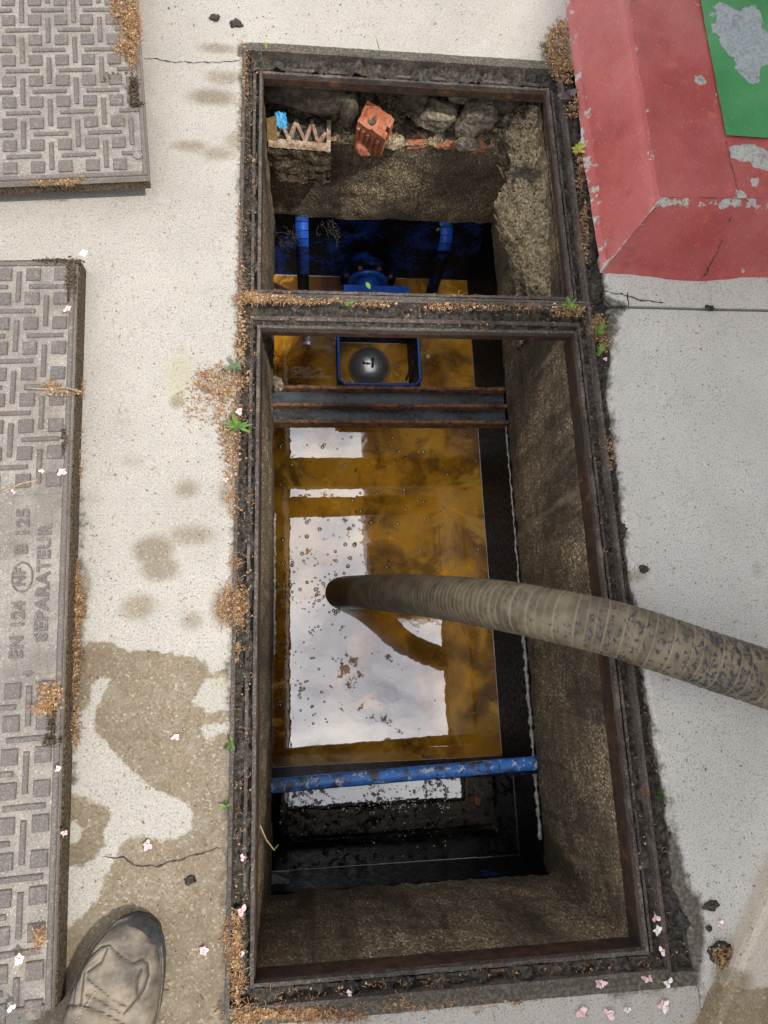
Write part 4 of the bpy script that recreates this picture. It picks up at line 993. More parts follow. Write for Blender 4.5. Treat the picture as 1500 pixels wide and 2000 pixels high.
# leaning red brick
rb_ = empty('leaning_brick', (.152, 1.262, -.190), 0, 'broken red grooved brick leaning out of the rubble', 'brick'); rb_.rotation_euler = (R(14), R(8), R(-24))
def clay(x0, x1, y0, y1, z0, z1, name, seed):
    n = [max(2, int((b_ - a_) / .006)) for a_, b_ in ((x0, x1), (y0, y1), (z0, z1))]; mb = MB()
    def f(x, y, z):
        k = Vector((fbm(x, y, z + seed, 3, 60), fbm(x + 4, y, z + seed, 3, 60), fbm(x, y + 4, z + seed, 3, 60))) * .0016
        if z > z1 - 1e-6 and z1 > .05: k.z += .008 * fbm(x, y, 2 + seed, 4, 34) - .10 * (x - x0)
        return tuple(Vector((x, y, z)) + k)
    L3 = lambda a_, b_, t: a_ + (b_ - a_) * t
    for c_ in (0, 1): mb.grid(n[0], n[1], lambda u, v: f(L3(x0, x1, u), L3(y0, y1, v), (z0, z1)[c_]))
    for c_ in (0, 1): mb.grid(n[0], n[2], lambda u, v: f(L3(x0, x1, u), (y0, y1)[c_], L3(z0, z1, v)))
    for c_ in (0, 1): mb.grid(n[1], n[2], lambda u, v: f((x0, x1)[c_], L3(y0, y1, u), L3(z0, z1, v)))
    return mb.build(name, M_BRICK, rb_)
clay(-.036, .028, -.026, .030, 0, .094, 'clay_body', 1)
for k in range(5): clay(-.034 + .0128 * k, -.0265 + .0128 * k, -.0310, -.0255, .002, .080 - .003 * k, 'clay_rib', 2 + k)
clay(.0275, .036, -.026, -.008, .002, .082, 'clay_rib', 8); clay(.0275, .036, .004, .030, .002, .082, 'clay_rib', 9)
MB().lathe([(.012, -.004), (.013, .0), (.0115, .003)], 14, Matrix.Translation((-.010, -.004, .092))).build('dark_hole_disc', M_STONE_D, rb_)  # dark disc: shade of the open hole put in as colour
# scraps
M_SCR = simple('sky_blue_plastic', (.07, .38, .70), .4, .3, 120); M_CARD = simple('brown_corrugated_card', (.30, .20, .08), .8, .3, 260)
mb = MB(); mb.grid(14, 14, lambda u, v: (-.078 + .026 * u + .004 * fbm(v * 5, 1), 1.248 + .020 * v, -.150 + .024 * v + .010 * fbm(u * 6, v * 6, 4, 3))); tag(mb.build('plastic_scrap', M_SCR, smooth=True), 'crumpled bright blue plastic scrap behind the hollow brick', 'scrap')
mb = MB(); mb.grid(24, 8, lambda u, v: (-.097 + .024 * u, 1.225 + .018 * v, -.170 + .050 * v + .0014 * math.sin(u * 50) + .010 * u * v)); tag(mb.build('card_scrap', M_CARD), 'brown corrugated card scrap at the far left corner of the opening', 'scrap')
# ------------------------------------------------------------------ boot at the lower left
M_LEATH = None
def m_leather():
    g = G('dusty_leather'); n1 = g.noise(160, 4, .65); n2 = g.noise(18, 4, .6); n3 = g.noise(60, 5, .7)
    c = g.mix(g.ss(n2, .35, .68), (.085, .072, .060), (.30, .25, .19)); c = g.mix(g.ss(n3, .55, .72, 0, .6), c, (.045, .045, .05)); c = g.mix(g.ss(n1, .60, .75, 0, .5), c, (.30, .25, .19))
    c = g.mix(g.ss(g.attr('crack'), -.0014, .0004, 0, .95), c, (.025, .022, .020))
    h = g.math('SUBTRACT', g.math('ADD', n1, g.math('MULTIPLY', n3, .8)), g.math('MULTIPLY', g.ss(g.attr('crack'), -.003, .001), 1.5))
    return g.done(c, .62, g.bump(h, .55, .0016), spec=.4)
M_LEATH = m_leather(); M_RUB = simple('worn_black_rubber', (.045, .047, .052), .55, .4, 90, bump=.5); M_THREAD = simple('pale_thread', (.40, .34, .27), .8)
M_WELT = simple('dirty_welt', (.13, .105, .075), .8, .5, 120); M_TROU = simple('dark_work_cloth', (.035, .042, .06), .9, .3, 200, bump=.8); M_LACE = simple('tan_lace_loop', (.50, .30, .12), .8, .25, 200)
boot = empty('work_boot', (-.262, -.346, 0), R(-14), 'worn dusty dark leather work boot on wet concrete, lower left', 'boot')
# sections: distance behind the toe tip, half width left/right, sole-top height, ridge height
def prof_w(t):
    k = [0, .008, .02, .04, .07, .10, .14, .18, .24, .285, .30]; wl_ = [.006, .024, .036, .047, .056, .060, .059, .052, .042, .035, .012]; wr_ = [.006, .022, .032, .041, .049, .053, .052, .046, .038, .033, .012]
    return float(np.interp(t, k, wl_)), float(np.interp(t, k, wr_))
def prof_h(t): return float(np.interp(t, [0, .006, .018, .04, .07, .10, .13, .16, .19, .22, .30], [.026, .040, .050, .058, .063, .068, .080, .100, .125, .150, .150]))
bmi = (Matrix.Translation(boot.location) @ Matrix.Rotation(R(-14), 4, 'Z')).inverted()
LINES = [[(150, 1925), (160, 1900), (172, 1880), (195, 1858), (212, 1852), (222, 1862), (240, 1873), (258, 1882), (272, 1876), (282, 1885), (284, 1905), (278, 1928), (262, 1950), (240, 1975)],
         [(272, 1893), (266, 1910), (264, 1930), (268, 1948)], [(208, 1858), (200, 1880), (172, 1902)], [(165, 1905), (163, 1960)], [(148, 1915), (147, 1965)], [(120, 1985), (140, 1965), (165, 1958), (200, 1970), (240, 1990), (260, 2010)],
         [(172, 1910), (200, 1930), (225, 1950), (250, 1962)], [(172, 1940), (200, 1955), (235, 1972)]]
LINES = [[(lambda q: (q.x / .05, -q.y))(bmi @ at(x, y, .064)) for x, y in ln] for ln in LINES]
SEG = []
for ln in LINES:
    for a_, b_ in zip(ln[:-1], ln[1:]): SEG.append(((a_[0] * .05, a_[1]), (b_[0] * .05, b_[1])))
mb = MB(); NU, NV = 120, 72; crk = []
def _bt(u, v):
    t = .30 * (u ** 1.25); wl_, wr_ = prof_w(t); h = prof_h(t); a = math.pi * v; ca = math.cos(a); sa = math.sin(a); ex = .62
    x = (wr_ if ca > 0 else wl_) * math.copysign(abs(ca) ** ex, ca); z = .024 + (h - .024) * (sa ** .72 if sa > 0 else 0)
    acr = x; z += .0035 * math.exp(-((t - .055) / .016) ** 2) * sa; z -= .005 * math.exp(-((t - .100 - .4 * acr) / .010) ** 2) * sa * (abs(acr) < .034) ; z += .0018 * fbm(x * 40, t * 40, 3, 4) * sa
    if t > .128 and sa > .3: z += .006 * min(1, (t - .128) / .008)
    d_ = min((lambda p, q: (lambda e_, w_: (w_ - e_ * max(0, min(1, w_.dot(e_) / e_.dot(e_)))).length)(Vector(q) - Vector(p), Vector((acr, t)) - Vector(p)))(p_, q_) for p_, q_ in SEG) if sa > .2 else .05
    crk.append(max(-.05, .0006 - d_)); z -= .0014 * math.exp(-(d_ / .0016) ** 2) * (sa > .2); z += .0012 * math.exp(-((d_ - .004) / .002) ** 2) * (sa > .2)
    return (x, -t, z)
mb.grid(NV, NU, lambda v, u: _bt(u, v)); me = mb.mesh('leather_upper', True); put_attr(me, 'crack', crk); link('leather_upper', me, M_LEATH, boot)
mb = MB(); outl = [(prof_w(.30 * k / 60)[1] + .0035, -.30 * k / 60) for k in range(61)] + [(-prof_w(.30 * k / 60)[0] - .0035, -.30 * k / 60) for k in range(60, -1, -1)]; outl = [(x, y + (.004 if abs(x) < .03 and y > -.02 else 0)) for x, y in outl]
n = len(outl); mb.v = [(x * .97, y, .001) for x, y in outl] + [(x, y, .012) for x, y in outl] + [(x, y, .026) for x, y in outl] + [(x * .93, y * .995 - .001, .029) for x, y in outl]
for r_ in range(3):
    for k in range(n): mb.f.append((r_ * n + k, r_ * n + (k + 1) % n, (r_ + 1) * n + (k + 1) % n, (r_ + 1) * n + k))
mb.f.append(tuple(range(n - 1, -1, -1))); mb.f.append(tuple(3 * n + k for k in range(n))); mb.build('sole', M_RUB, boot, True)
mb = MB(); mb.tube([(x * .985, y - .0005, .0268) for x, y in outl], .0014, 6, False); mb.build('welt', M_WELT, boot, True)
# rubber toe bumper
mb = MB()
def _tb(u, v):
    a = R(-4) + u * R(128); t0 = .0; x = .0345 * math.cos(a) * (1 + .12 * (1 - v)); y = -.030 + .0325 * math.sin(a) * (1 + .05 * (1 - v)); z = .024 + v * (.006 + .020 * math.sin(min(1, u * 1.02) * math.pi) ** .6)
    k = 1 - .22 * v ** 2; return (x * k + .001, -.030 + (y + .030) * k + .002, z)
mb.grid(40, 8, _tb); mb.build('toe_bumper', M_RUB, boot, True)
mb = MB(); mb.tube([(.05 * a_ * .9, -b_, .0) for a_, b_ in ()] or [(-.03, -.155, .098), (-.015, -.158, .108), (.005, -.160, .110), (.022, -.163, .105), (.034, -.170, .097)], .0042, 8); mb.build('tongue_edge', M_LEATH, boot, True)
me = boot.children[-1].data; put_attr(me, 'crack', np.full(len(me.vertices), -.05))
mb = MB(); mb.tube([(-.020, -.170, .112), (-.012, -.164, .117), (.0, -.166, .119), (.008, -.176, .119)], .0045, 8); mb.build('lace', M_LACE, boot, True)
mb = MB()
for k in range(14):
    p = Vector((-.046 + .021 * k / 13, -.142 + .062 * k / 13, 0)); t_ = -p.y; wl_, wr_ = prof_w(t_); ca = min(.99, abs(p.x) / wl_) ** (1 / .62); z = .024 + (prof_h(t_) - .024) * (math.sqrt(max(0, 1 - ca * ca)) ** .72) + .001
    mb.tube([(p.x - .001, p.y - .0014, z), (p.x + .001, p.y + .0014, z + .0004)], .0007, 5)
mb.build('stitching', M_THREAD, boot, True)
mb = MB(); ly = [(0, -.215, .10), (0, -.225, .16), (.0, -.235, .24), (-.005, -.24, .34), (-.01, -.235, .46)]; mb.tube(ly, [.052, .056, .060, .066, .074], 24, True); mb.build('trouser_leg', M_TROU, boot, True)
boot.scale = (1.08, 1.04, 1.0)

# ------------------------------------------------------------------ plants
M_LEAF = simple('leaf_green', (.10, .19, .03), .55, .35, 90, bump=.2); M_LEAFY = simple('leaf_yellow', (.36, .36, .05), .6, .3, 90); M_LEAFG = simple('leaf_grey_green', (.13, .18, .09), .7, .3, 90); M_LEAFP = simple('leaf_dull_purple', (.085, .07, .065), .6, .4, 90); M_MOSS = simple('dark_moss', (.030, .055, .015), .95, .5, 200, bump=.9, bd=.003)
def leafm(mb, base, dirv, L_, W_, lift, droop=.3):
    d_ = Vector((dirv[0], dirv[1], 0)).normalized(); sdv = Vector((-d_.y, d_.x, 0)); n = 5; b0 = len(mb.v)
    for k in range(n + 1):
        t = k / n; wv = W_ * math.sin(math.pi * min(.97, t * .9 + .08)) ; p = Vector(base) + d_ * (L_ * t) + Vector((0, 0, L_ * (lift * t - droop * t * t)))
        mb.v += [tuple(p - sdv * wv / 2 + Vector((0, 0, wv * .12))), tuple(p), tuple(p + sdv * wv / 2 + Vector((0, 0, wv * .12)))]
    for k in range(n):
        a = b0 + 3 * k; mb.f += [(a, a + 1, a + 4, a + 3), (a + 1, a + 2, a + 5, a + 4)]
def plant(px, py, z, n, L_, W_, mat, label, seed, lift=.9, spread=2 * math.pi, a0=0.0, stem=.008):
    p = at(px, py, z); e = empty('weed', p, 0, label, 'plant', 'weeds along the frames'); rr = random.Random(seed)
    MB().tube([(0, 0, -.004), (0, 0, stem)], .0010, 6).build('stem', mat, e)
    for k in range(int(n * 1.5)):
        mb = MB(); a = a0 + rr.uniform(0, spread); leafm(mb, (0, 0, stem * rr.uniform(.3, 1)), (math.cos(a), math.sin(a)), .85 * L_ * rr.uniform(.35, 1.15), W_ * rr.uniform(.6, 1.2), lift * rr.uniform(.2, 1.4)); mb.build('leaf', mat, e, True)
    return e
plant(1110, 602, -.002, 8, .022, .008, M_LEAF, 'small green rosette weed on the bar between the openings, right end', 1)
plant(1166, 652, .000, 7, .022, .008, M_LEAF, 'green weed with dry stalks right of the long frame corner', 2)
plant(1168, 688, .000, 9, .014, .008, M_LEAF, 'low green weed just below the one at the long frame corner', 3)
plant(466, 838, -.004, 16, .030, .0045, M_LEAF, 'bright green grassy tuft with a pink flower on the left frame edge', 4, lift=1.1)
plant(458, 718, -.002, 9, .026, .007, M_LEAFG, 'grey green feathery weed in the litter left of the frame', 5)
plant(454, 1449, -.002, 6, .016, .005, M_LEAF, 'tiny bright green seedling on the left frame edge above the boot', 6)
plant(1128, 298, .000, 9, .020, .010, M_LEAFY, 'yellow green weed between the short frame and the red kerb', 7)
plant(1110, 192, .004, 6, .030, .018, M_LEAFP, 'dull purple leafed weed by the upper right frame corner', 8, lift=.6)
plant(681, 597, -.006, 4, .013, .007, M_LEAF, 'tiny two leafed seedling on the bar between the openings, left half', 9)
plant(1286, 1552, -.002, 7, .014, .008, M_MOSS, 'dark green moss tuft on the right edge of the long frame', 10, lift=.4)
plant(442, 1572, -.002, 5, .012, .004, M_LEAF, 'tiny green sprout by the wet stain left of the frame', 11)
plant(742, 108, .002, 3, .020, .0022, M_LEAF, 'thin green grass blade on the far frame edge', 12, lift=2.2)
plant(520, 98, .002, 3, .020, .0022, M_LEAFY, 'thin yellow green grass blade at the far left frame corner', 13, lift=2.2)
for (x, y, z, a, lb) in ((1015, 604, -.004, 1.5, 'single green leaf stuck upright on the bar between the openings'), (722, 566, .0, 2.0, 'bright green leaf scrap on the edge of the short frame'), (852, 452, -.49, .6, 'yellow green leaf scrap lying on the far tank edge')):
    mb = MB(); p = at(x, y, z); leafm(mb, (0, 0, 0), (math.cos(a), math.sin(a)), .016, .009, .3); o = mb.build('leaf_scrap', M_LEAF, None, True, loc=p + Vector((0, 0, .003))); tag(o, lb, 'leaf')

# ------------------------------------------------------------------ litter: dried blossom strings and petals
def m_litter(name, a, b, c_):
    g = G(name); n1 = g.noise(90, 3, .7); n2 = g.noise(240, 2, .7)
    c = g.mix(g.ss(n1, .35, .62), a, b); c = g.mix(g.ss(n2, .52, .66), c, c_)
    return g.done(c, .9, spec=.2)
M_LIT = m_litter('dry_brown_catkin', (.15, .070, .028), (.31, .175, .080), (.52, .38, .23)); M_LIT2 = m_litter('dry_tan_petal', (.20, .095, .040), (.40, .255, .135), (.62, .49, .36)); M_PINK = simple('pale_pink_petal', (.72, .47, .50), .6, .22, 220, .3, bump=.1); M_WHITE = simple('white_petal', (.80, .76, .74), .6, .1, 220, .3, bump=.1)
def curls(mb, x, y, z, rr, L0=.006, L1=.016, w_=.0008):
    n = 6; a = rr.uniform(0, 6.28); Lc = rr.uniform(L0, L1); cv = rr.uniform(-9, 9) / 6; p = Vector((x, y, z + rr.uniform(0, .002))); b0 = len(mb.v); up = rr.uniform(-.25, .55)
    for k in range(n + 1):
        d_ = Vector((math.cos(a), math.sin(a), up * (1 - 1.6 * k / n))); sd = Vector((-math.sin(a), math.cos(a), rr.uniform(-.4, .4))) * w_ * .5
        mb.v += [tuple(p - sd), tuple(p + sd)]; p = p + d_ * (Lc / n); a += cv * .5
        p.z = max(p.z, z + .0004)
    for k in range(n): mb.f.append((b0 + 2 * k, b0 + 2 * k + 1, b0 + 2 * k + 3, b0 + 2 * k + 2))
def flake(mb, x, y, z, rr, s0=.0018, s1=.0045):
    r_ = rr.uniform(s0, s1); a = rr.uniform(0, 6.28); b0 = len(mb.v); tilt = rr.uniform(-.5, .5)
    mb.v.append((x, y, z + .0010)); n = 6
    for k in range(n):
        q = a + k * 2 * math.pi / n; rad = r_ * rr.uniform(.45, 1.1) * (1.0 if k % 2 else .7); mb.v.append((x + rad * math.cos(q), y + rad * math.sin(q), max(z + .0006, z + .0016 + tilt * rad * math.cos(q - a) + rr.uniform(0, .0018))))
    for k in range(n): mb.f.append((b0, b0 + 1 + k, b0 + 1 + (k + 1) % n))
def pile(name, label, spec, seed, mats=(M_LIT, M_LIT2), curl_f=.75, z=.001, h=.012, L1=.016):
    """spec: list of (px, py, rx, ry, count)"""
    rr = random.Random(seed); A_ = MB(); B_ = MB()
    for x, y, rx, ry, n in spec:
        for _ in range(int(n * 1.7)):
            a = rr.uniform(0, 6.28); q = math.sqrt(rr.random()) if rr.random() < .8 else rr.uniform(.8, 1.4); p = at(x + rx * q * math.cos(a), y + ry * q * math.sin(a), z); zz_ = z + max(0, h * (1 - q)) * rr.random()
            if rr.random() < curl_f: curls(A_, p.x, p.y, zz_, rr, L1=L1)
            else: flake(B_, p.x, p.y, zz_, rr)
    root = A_.build(name, mats[0]); tag(root, label, 'litter', kind='stuff')
    if B_.v: tag(B_.build(name, mats[1]), label + ', papery flakes', 'litter', kind='stuff')
pile('dried_litter', 'thick clump of dried brown blossom strings on the upper left cover edge', [(245, 12, 26, 24, 260), (258, 52, 17, 28, 300), (264, 78, 9, 18, 90), (248, 98, 20, 13, 130), (259, 118, 8, 16, 70), (235, 40, 12, 10, 40)], 1, z=.072, h=.022)
pile('dried_litter', 'clump of dried brown blossom between the pavement and the red kerb', [(1088, 95, 22, 40, 420), (1100, 140, 18, 24, 200), (1095, 60, 10, 20, 60), (1118, 210, 12, 24, 70)], 2, h=.018, curl_f=.5)
pile('dried_litter', 'scatter of dried brown petals left of the frame beside the green tuft', [(430, 745, 50, 28, 240), (400, 790, 45, 35, 70), (445, 820, 22, 60, 160), (452, 890, 14, 60, 130), (470, 660, 10, 70, 100)], 3, curl_f=.4, h=.008)
pile('dried_litter', 'fringe of orange brown strings along the left frame edge', [(455, 985, 8, 30, 50), (458, 1100, 7, 26, 40), (455, 1185, 24, 40, 240), (462, 1270, 8, 20, 22), (468, 450, 4, 60, 45), (470, 540, 4, 40, 50), (470, 260, 4, 60, 30), (478, 150, 5, 60, 60), (455, 1830, 14, 50, 160), (462, 1900, 10, 60, 120)], 4, z=.0, h=.006)
pile('dried_litter', 'line of dried orange strings on the iron bar between the openings', [(490, 582, 26, 9, 180), (540, 585, 50, 7, 170), (630, 590, 50, 5, 80), (730, 594, 40, 5, 60), (890, 600, 60, 6, 100), (1110, 606, 34, 10, 160), (1000, 602, 60, 5, 50)], 5, z=.001, h=.006, L1=.012)
pile('dried_litter', 'dried brown strings right of the long frame corner', [(1168, 640, 14, 20, 120), (1180, 665, 12, 18, 60), (1190, 880, 8, 30, 40), (1140, 455, 8, 60, 110), (1132, 340, 8, 40, 60)], 6, z=.0)
pile('dried_litter', 'brown litter and soil along the edge of the lettered cover', [(148, 1130, 8, 30, 90), (152, 1190, 12, 30, 120), (146, 1260, 12, 40, 110), (140, 1330, 14, 30, 110), (146, 1420, 8, 40, 60), (155, 880, 4, 60, 40), (158, 760, 8, 14, 40), (140, 1300, 5, 60, 40)], 7, z=.004)
pile('dried_litter', 'orange brown strings along the near edge of the long frame', [(540, 1975, 90, 10, 260), (640, 1985, 80, 10, 120), (480, 1985, 20, 14, 120), (760, 1960, 60, 12, 30), (900, 1960, 120, 12, 40)], 8, z=.0)
pile('dried_litter', 'dry strings caught on the front edge of the upper left cover', [(80, 352, 26, 6, 60), (140, 350, 18, 8, 110), (112, 354, 30, 4, 50)], 9, z=.066, h=.008)
pile('dried_litter', 'dry twisted strings on the lettered cover plate', [(100, 1360, 22, 24, 90), (85, 1385, 18, 10, 50), (120, 770, 40, 4, 20), (105, 755, 14, 10, 30), (78, 1830, 8, 16, 40)], 10, z=.062, h=.004)
pile('cover_grit', 'dark soil grit on the right edge of the upper left cover', [(262, 178, 9, 26, 140), (268, 205, 12, 5, 50), (230, 150, 30, 20, 14)], 14, mats=(M_LIP, M_LIP), curl_f=.15, z=.072, h=.003)
pile('cover_grit', 'dark soil grit on the far corner and edge of the lettered cover', [(140, 545, 9, 34, 160), (110, 512, 40, 4, 120), (128, 860, 6, 26, 50), (104, 1400, 10, 34, 110), (102, 1445, 16, 8, 60)], 15, mats=(M_LIP, M_LIP), curl_f=.1, z=.0475, h=.003)
# loose flakes on the pavements
rr = random.Random(31); A_ = MB(); B_ = MB(); D_ = MB()
for k in range(330):
    x = rr.uniform(150, 460); y = rr.uniform(380, 2000); p = at(x, y, 0)
    if p.x > -.140: continue
    (flake(B_, p.x, p.y, .001, rr, .0012, .0034) if rr.random() < .5 else curls(A_, p.x, p.y, .0008, rr, .003, .010, .0009)) if rr.random() < .62 else flake(D_, p.x, p.y, .0008, rr, .0006, .0018)
for k in range(330):
    x = rr.uniform(1190, 1500); y = rr.uniform(620, 2000); p = at(x, y, 0)
    if p.x < .60: continue
    (flake(B_, p.x, p.y, .0015, rr, .0012, .0038) if rr.random() < .6 else curls(A_, p.x, p.y, .0014, rr, .003, .012, .0009)) if rr.random() < .40 else flake(D_, p.x, p.y, .0012, rr, .0006, .002)
for k in range(90):
    p = at(rr.uniform(290, 1070), rr.uniform(0, 90), 0); flake(D_ if rr.random() < .7 else B_, p.x, p.y, .001, rr, .0006, .0026)
for k in range(900):                         # bits fallen on the frames
    sd = rr.random()
    if sd < .45: x, y = rr.uniform(FX0, IX0 - .008), rr.uniform(FY0, FY1)
    elif sd < .7: x, y = rr.uniform(IX1 + .006, .60), rr.uniform(FY0, .7)
    elif sd < .9: x, y = rr.uniform(FX0, FX1), rr.uniform(FY0, LY0 - .01)
    else: x, y = rr.uniform(FX0, FX1), rr.uniform(LY1, UY0)
    (flake(B_, x, y, -.008, rr, .0012, .0035) if rr.random() < .4 else curls(A_, x, y, -.008, rr, .004, .013, .0008))
tag(A_.build('scattered_litter', M_LIT), 'dry brown stalks scattered over the pavement and frames', 'litter', kind='stuff')
tag(B_.build('scattered_litter', M_LIT2), 'tan petal flakes scattered over the pavement and frames', 'litter', kind='stuff')
tag(D_.build('scattered_grit', M_SOIL), 'black grit specks scattered over the pavement', 'grit', kind='stuff')

# dark clumps
def clump(px, py, r_, label, seed, flat=.5): 
    p = at(px, py, 0); return rock('soil_clump', (p.x, p.y, r_ * flat * .5), (r_, r_ * .75, r_ * flat), seed, M_SOIL, label, 'soil clump', amp=.5, cuts=3, sub=3)
clump(420, 36, .0105, 'black soil crumb left of the larger one near the top of the pavement', 3); clump(462, 49, .0125, 'largest black soil crumb near the top of the left pavement', 4)
clump(1408, 1860, .023, 'shaggy dark soil clump lying against the beige paving stone', 5, .4); clump(1388, 1768, .012, 'dark flat soil flake on the right pavement above the shaggy clump', 6, .25); clump(1384, 1812, .006, 'small black soil crumb between flake and shaggy clump', 7)
clump(1384, 602, .010, 'dark soil lump on the joint below the red kerb', 8, .5); clump(372, 1720, .0085, 'small black pebble on the wet stain above the boot', 9); clump(1255, 1112, .011, 'dark soil flake by the hose on the right pavement', 12, .3)
pile('dried_litter', 'dry strings tangled in the shaggy soil clump', [(1415, 1868, 22, 18, 60), (1425, 1885, 14, 8, 30)], 12, z=.012, h=.008)

# blossoms: five loose petals on a calyx
def blossom(px, py, z, s, label, seed, white=False):
    p = at(px, py, z); rr = random.Random(seed); e = empty('fallen_blossom', p, rr.uniform(0, 6), label, 'blossom', 'fallen blossoms')
    for k in range(rr.choice((3, 4, 5))):
        mb = MB(); a = k * 1.256 + rr.uniform(-.3, .3); leafm(mb, (0, 0, .0015), (math.cos(a), math.sin(a)), s * rr.uniform(.7, 1.1), s * rr.uniform(.6, .85), rr.uniform(.1, .6), .15); mb.build('petal', M_WHITE if (white or rr.random() < .25) else M_PINK, e, True)
    mb = MB(); mb.tube([(0, 0, .002), (s * .3, s * .5, .003), (s * .2, s * 1.2, .001)], .0006, 5); mb.build('stalk', M_LIT2, e)
for k, (x, y, z, s, wh, lb) in enumerate((
    (468, 805, .012, .010, 0, 'pink blossom on top of the bright green tuft'), (441, 935, .002, .008, 0, 'pink blossom on the pavement below the green tuft'), (165, 496, .046, .009, 1, 'white petal on the far corner of the lettered cover'),
    (122, 924, .060, .009, 0, 'pink blossom on the lettered cover above the lettering'), (26, 962, .060, .006, 0, 'small pink petal beside the twig on the lettered cover'), (82, 922, .060, .005, 0, 'tiny pink petal on the lettered cover left of the pink blossom'),
    (132, 604, .060, .008, 0, 'pale pink blossom near the far end of the lettered cover'), (40, 1872, .060, .009, 0, 'pink blossom at the near end of the lettered cover'), (25, 1970, .060, .008, 1, 'white blossom on the near border of the lettered cover'),
    (290, 1648, .002, .010, 0, 'pink blossom at the edge of the wet stain above the boot'), (343, 1440, .002, .008, 0, 'reddish blossom in the middle of the wet stain'), (472, 1675, -.006, .007, 0, 'pale blossom on the left frame edge above the near corner'),
    (467, 1862, -.006, .009, 1, 'white blossom on the left frame edge near the corner'), (398, 1855, .002, .009, 0, 'orange pink blossom on the pavement right of the boot'), (475, 1780, -.004, .010, 0, 'dried tan blossom on the left frame edge right of the boot'),
    (680, 1940, -.006, .008, 1, 'white petal pair on the near frame bar left half'), (1172, 1920, -.002, .010, 0, 'pink blossom on the near frame bar right half'), (1306, 1920, .002, .010, 1, 'bright white blossom off the near right frame corner'),
    (1132, 1972, .002, .012, 0, 'pink and tan blossom below the near frame, leftmost of four'), (1185, 1980, .002, .011, 0, 'pink blossom below the near frame, second of four'), (1225, 1968, .002, .008, 1, 'white petal below the near frame, third of four'), (1295, 1962, .002, .011, 0, 'pink blossom below the near frame, rightmost of four'),
    (1283, 1815, -.004, .008, 1, 'white petal on the right frame edge near the corner'), (1280, 1795, -.004, .010, 0, 'tan blossom on the right frame edge above the white petal'), (1262, 1905, -.002, .011, 0, 'tan blossom on soil at the near right frame corner'), (1290, 1858, -.003, .010, 0, 'tan blossom inside the near right corner of the frame'),
    (1405, 1803, .002, .008, 0, 'magenta tinged blossom on the right pavement'), (1082, 598, .0, .007, 1, 'white petal beside the rosette weed on the bar'), (1180, 703, .001, .006, 0, 'pale pink petal right of the low green weed'),
    (1042, 255, -.10, .007, 1, 'white petal lying on the mortar haunch'), (127, 1625, .05, .006, 0, 'pink petal on the cover edge beside the wet stain'), (835, 697, WZ + .002, .009, 1, 'white petal floating right of the float box'), (115, 1500, .060, .006, 1, 'white speck of petal on the lettered cover border'))):
    blossom(x, y, z, s, lb, 100 + k, bool(wh))
# twigs
M_TWIG = simple('dry_twig', (.36, .26, .15), .8, .3, 200)
for pts_, r_, lb in (([(0, 962), (40, 945), (74, 937)], .0016, 'dry twig lying across the lettered cover below the studs'), ([(50, 758), (90, 760), (128, 757), (160, 765)], .0013, 'dry stalk with blossoms lying on the far part of the lettered cover')):
    mb = MB(); mb.tube([at(x, y, .0625) for x, y in pts_], r_, 7); tag(mb.build('twig', M_TWIG, None, True), lb, 'twig')
mb = MB(); mb.tube([at(x, y, z) for x, y, z in ((508, 1612, -.06), (520, 1640, -.10), (535, 1660, -.13), (543, 1650, -.14))], .0012, 6); tag(mb.build('root', M_TWIG, None, True), 'curled pale root hanging on the near left pit wall', 'root')
mb = MB(); c = at(545, 1715, -.53); mb.grid(12, 10, lambda u, v: (c.x - .02 + .045 * u, c.y - .012 + .03 * v * (1 - .5 * u), c.z + .02 * v + .008 * fbm(u * 4, v * 4, 3))); tag(mb.build('plastic_shred', M_SEAL, None, True), 'torn grey plastic shred at the near left corner of the tank', 'scrap')
mb = MB(); c = at(541, 742, -.45)
rock('debris_lump', (c.x, c.y, -.47), (.018, .022, .018), 66, M_STONE, 'grey debris lump on the left end of the steel beam', 'debris', amp=.35)
# thin roots at the left end of the beam and of the far wall
for bx, by, bz, n, lb, sd in ((520, 690, -.40, 9, 'dark fine roots on the left pit wall above the beam', 5), (560, 455, -.47, 16, 'dark tangled roots hanging below the far wall, left end', 6), (540, 800, -.46, 9, 'dark stringy roots on the left end of the steel beam', 8), (640, 437, -.47, 12, 'dark root fringe under the far wall beside the strap', 9)):
    mb = MB(); rr = random.Random(sd); c = at(bx, by, bz)
    for k in range(n):
        p = c + Vector((rr.uniform(-.03, .03), rr.uniform(-.02, .01), rr.uniform(-.01, .02))); pts_ = [p]
        for q in range(5): p = p + Vector((rr.uniform(-.010, .014), rr.uniform(-.010, .006), rr.uniform(-.016, .004))); pts_.append(p)
        mb.tube(pts_, .0009, 5)
    tag(mb.build('roots', M_SOIL, None, True), lb, 'roots', kind='stuff')

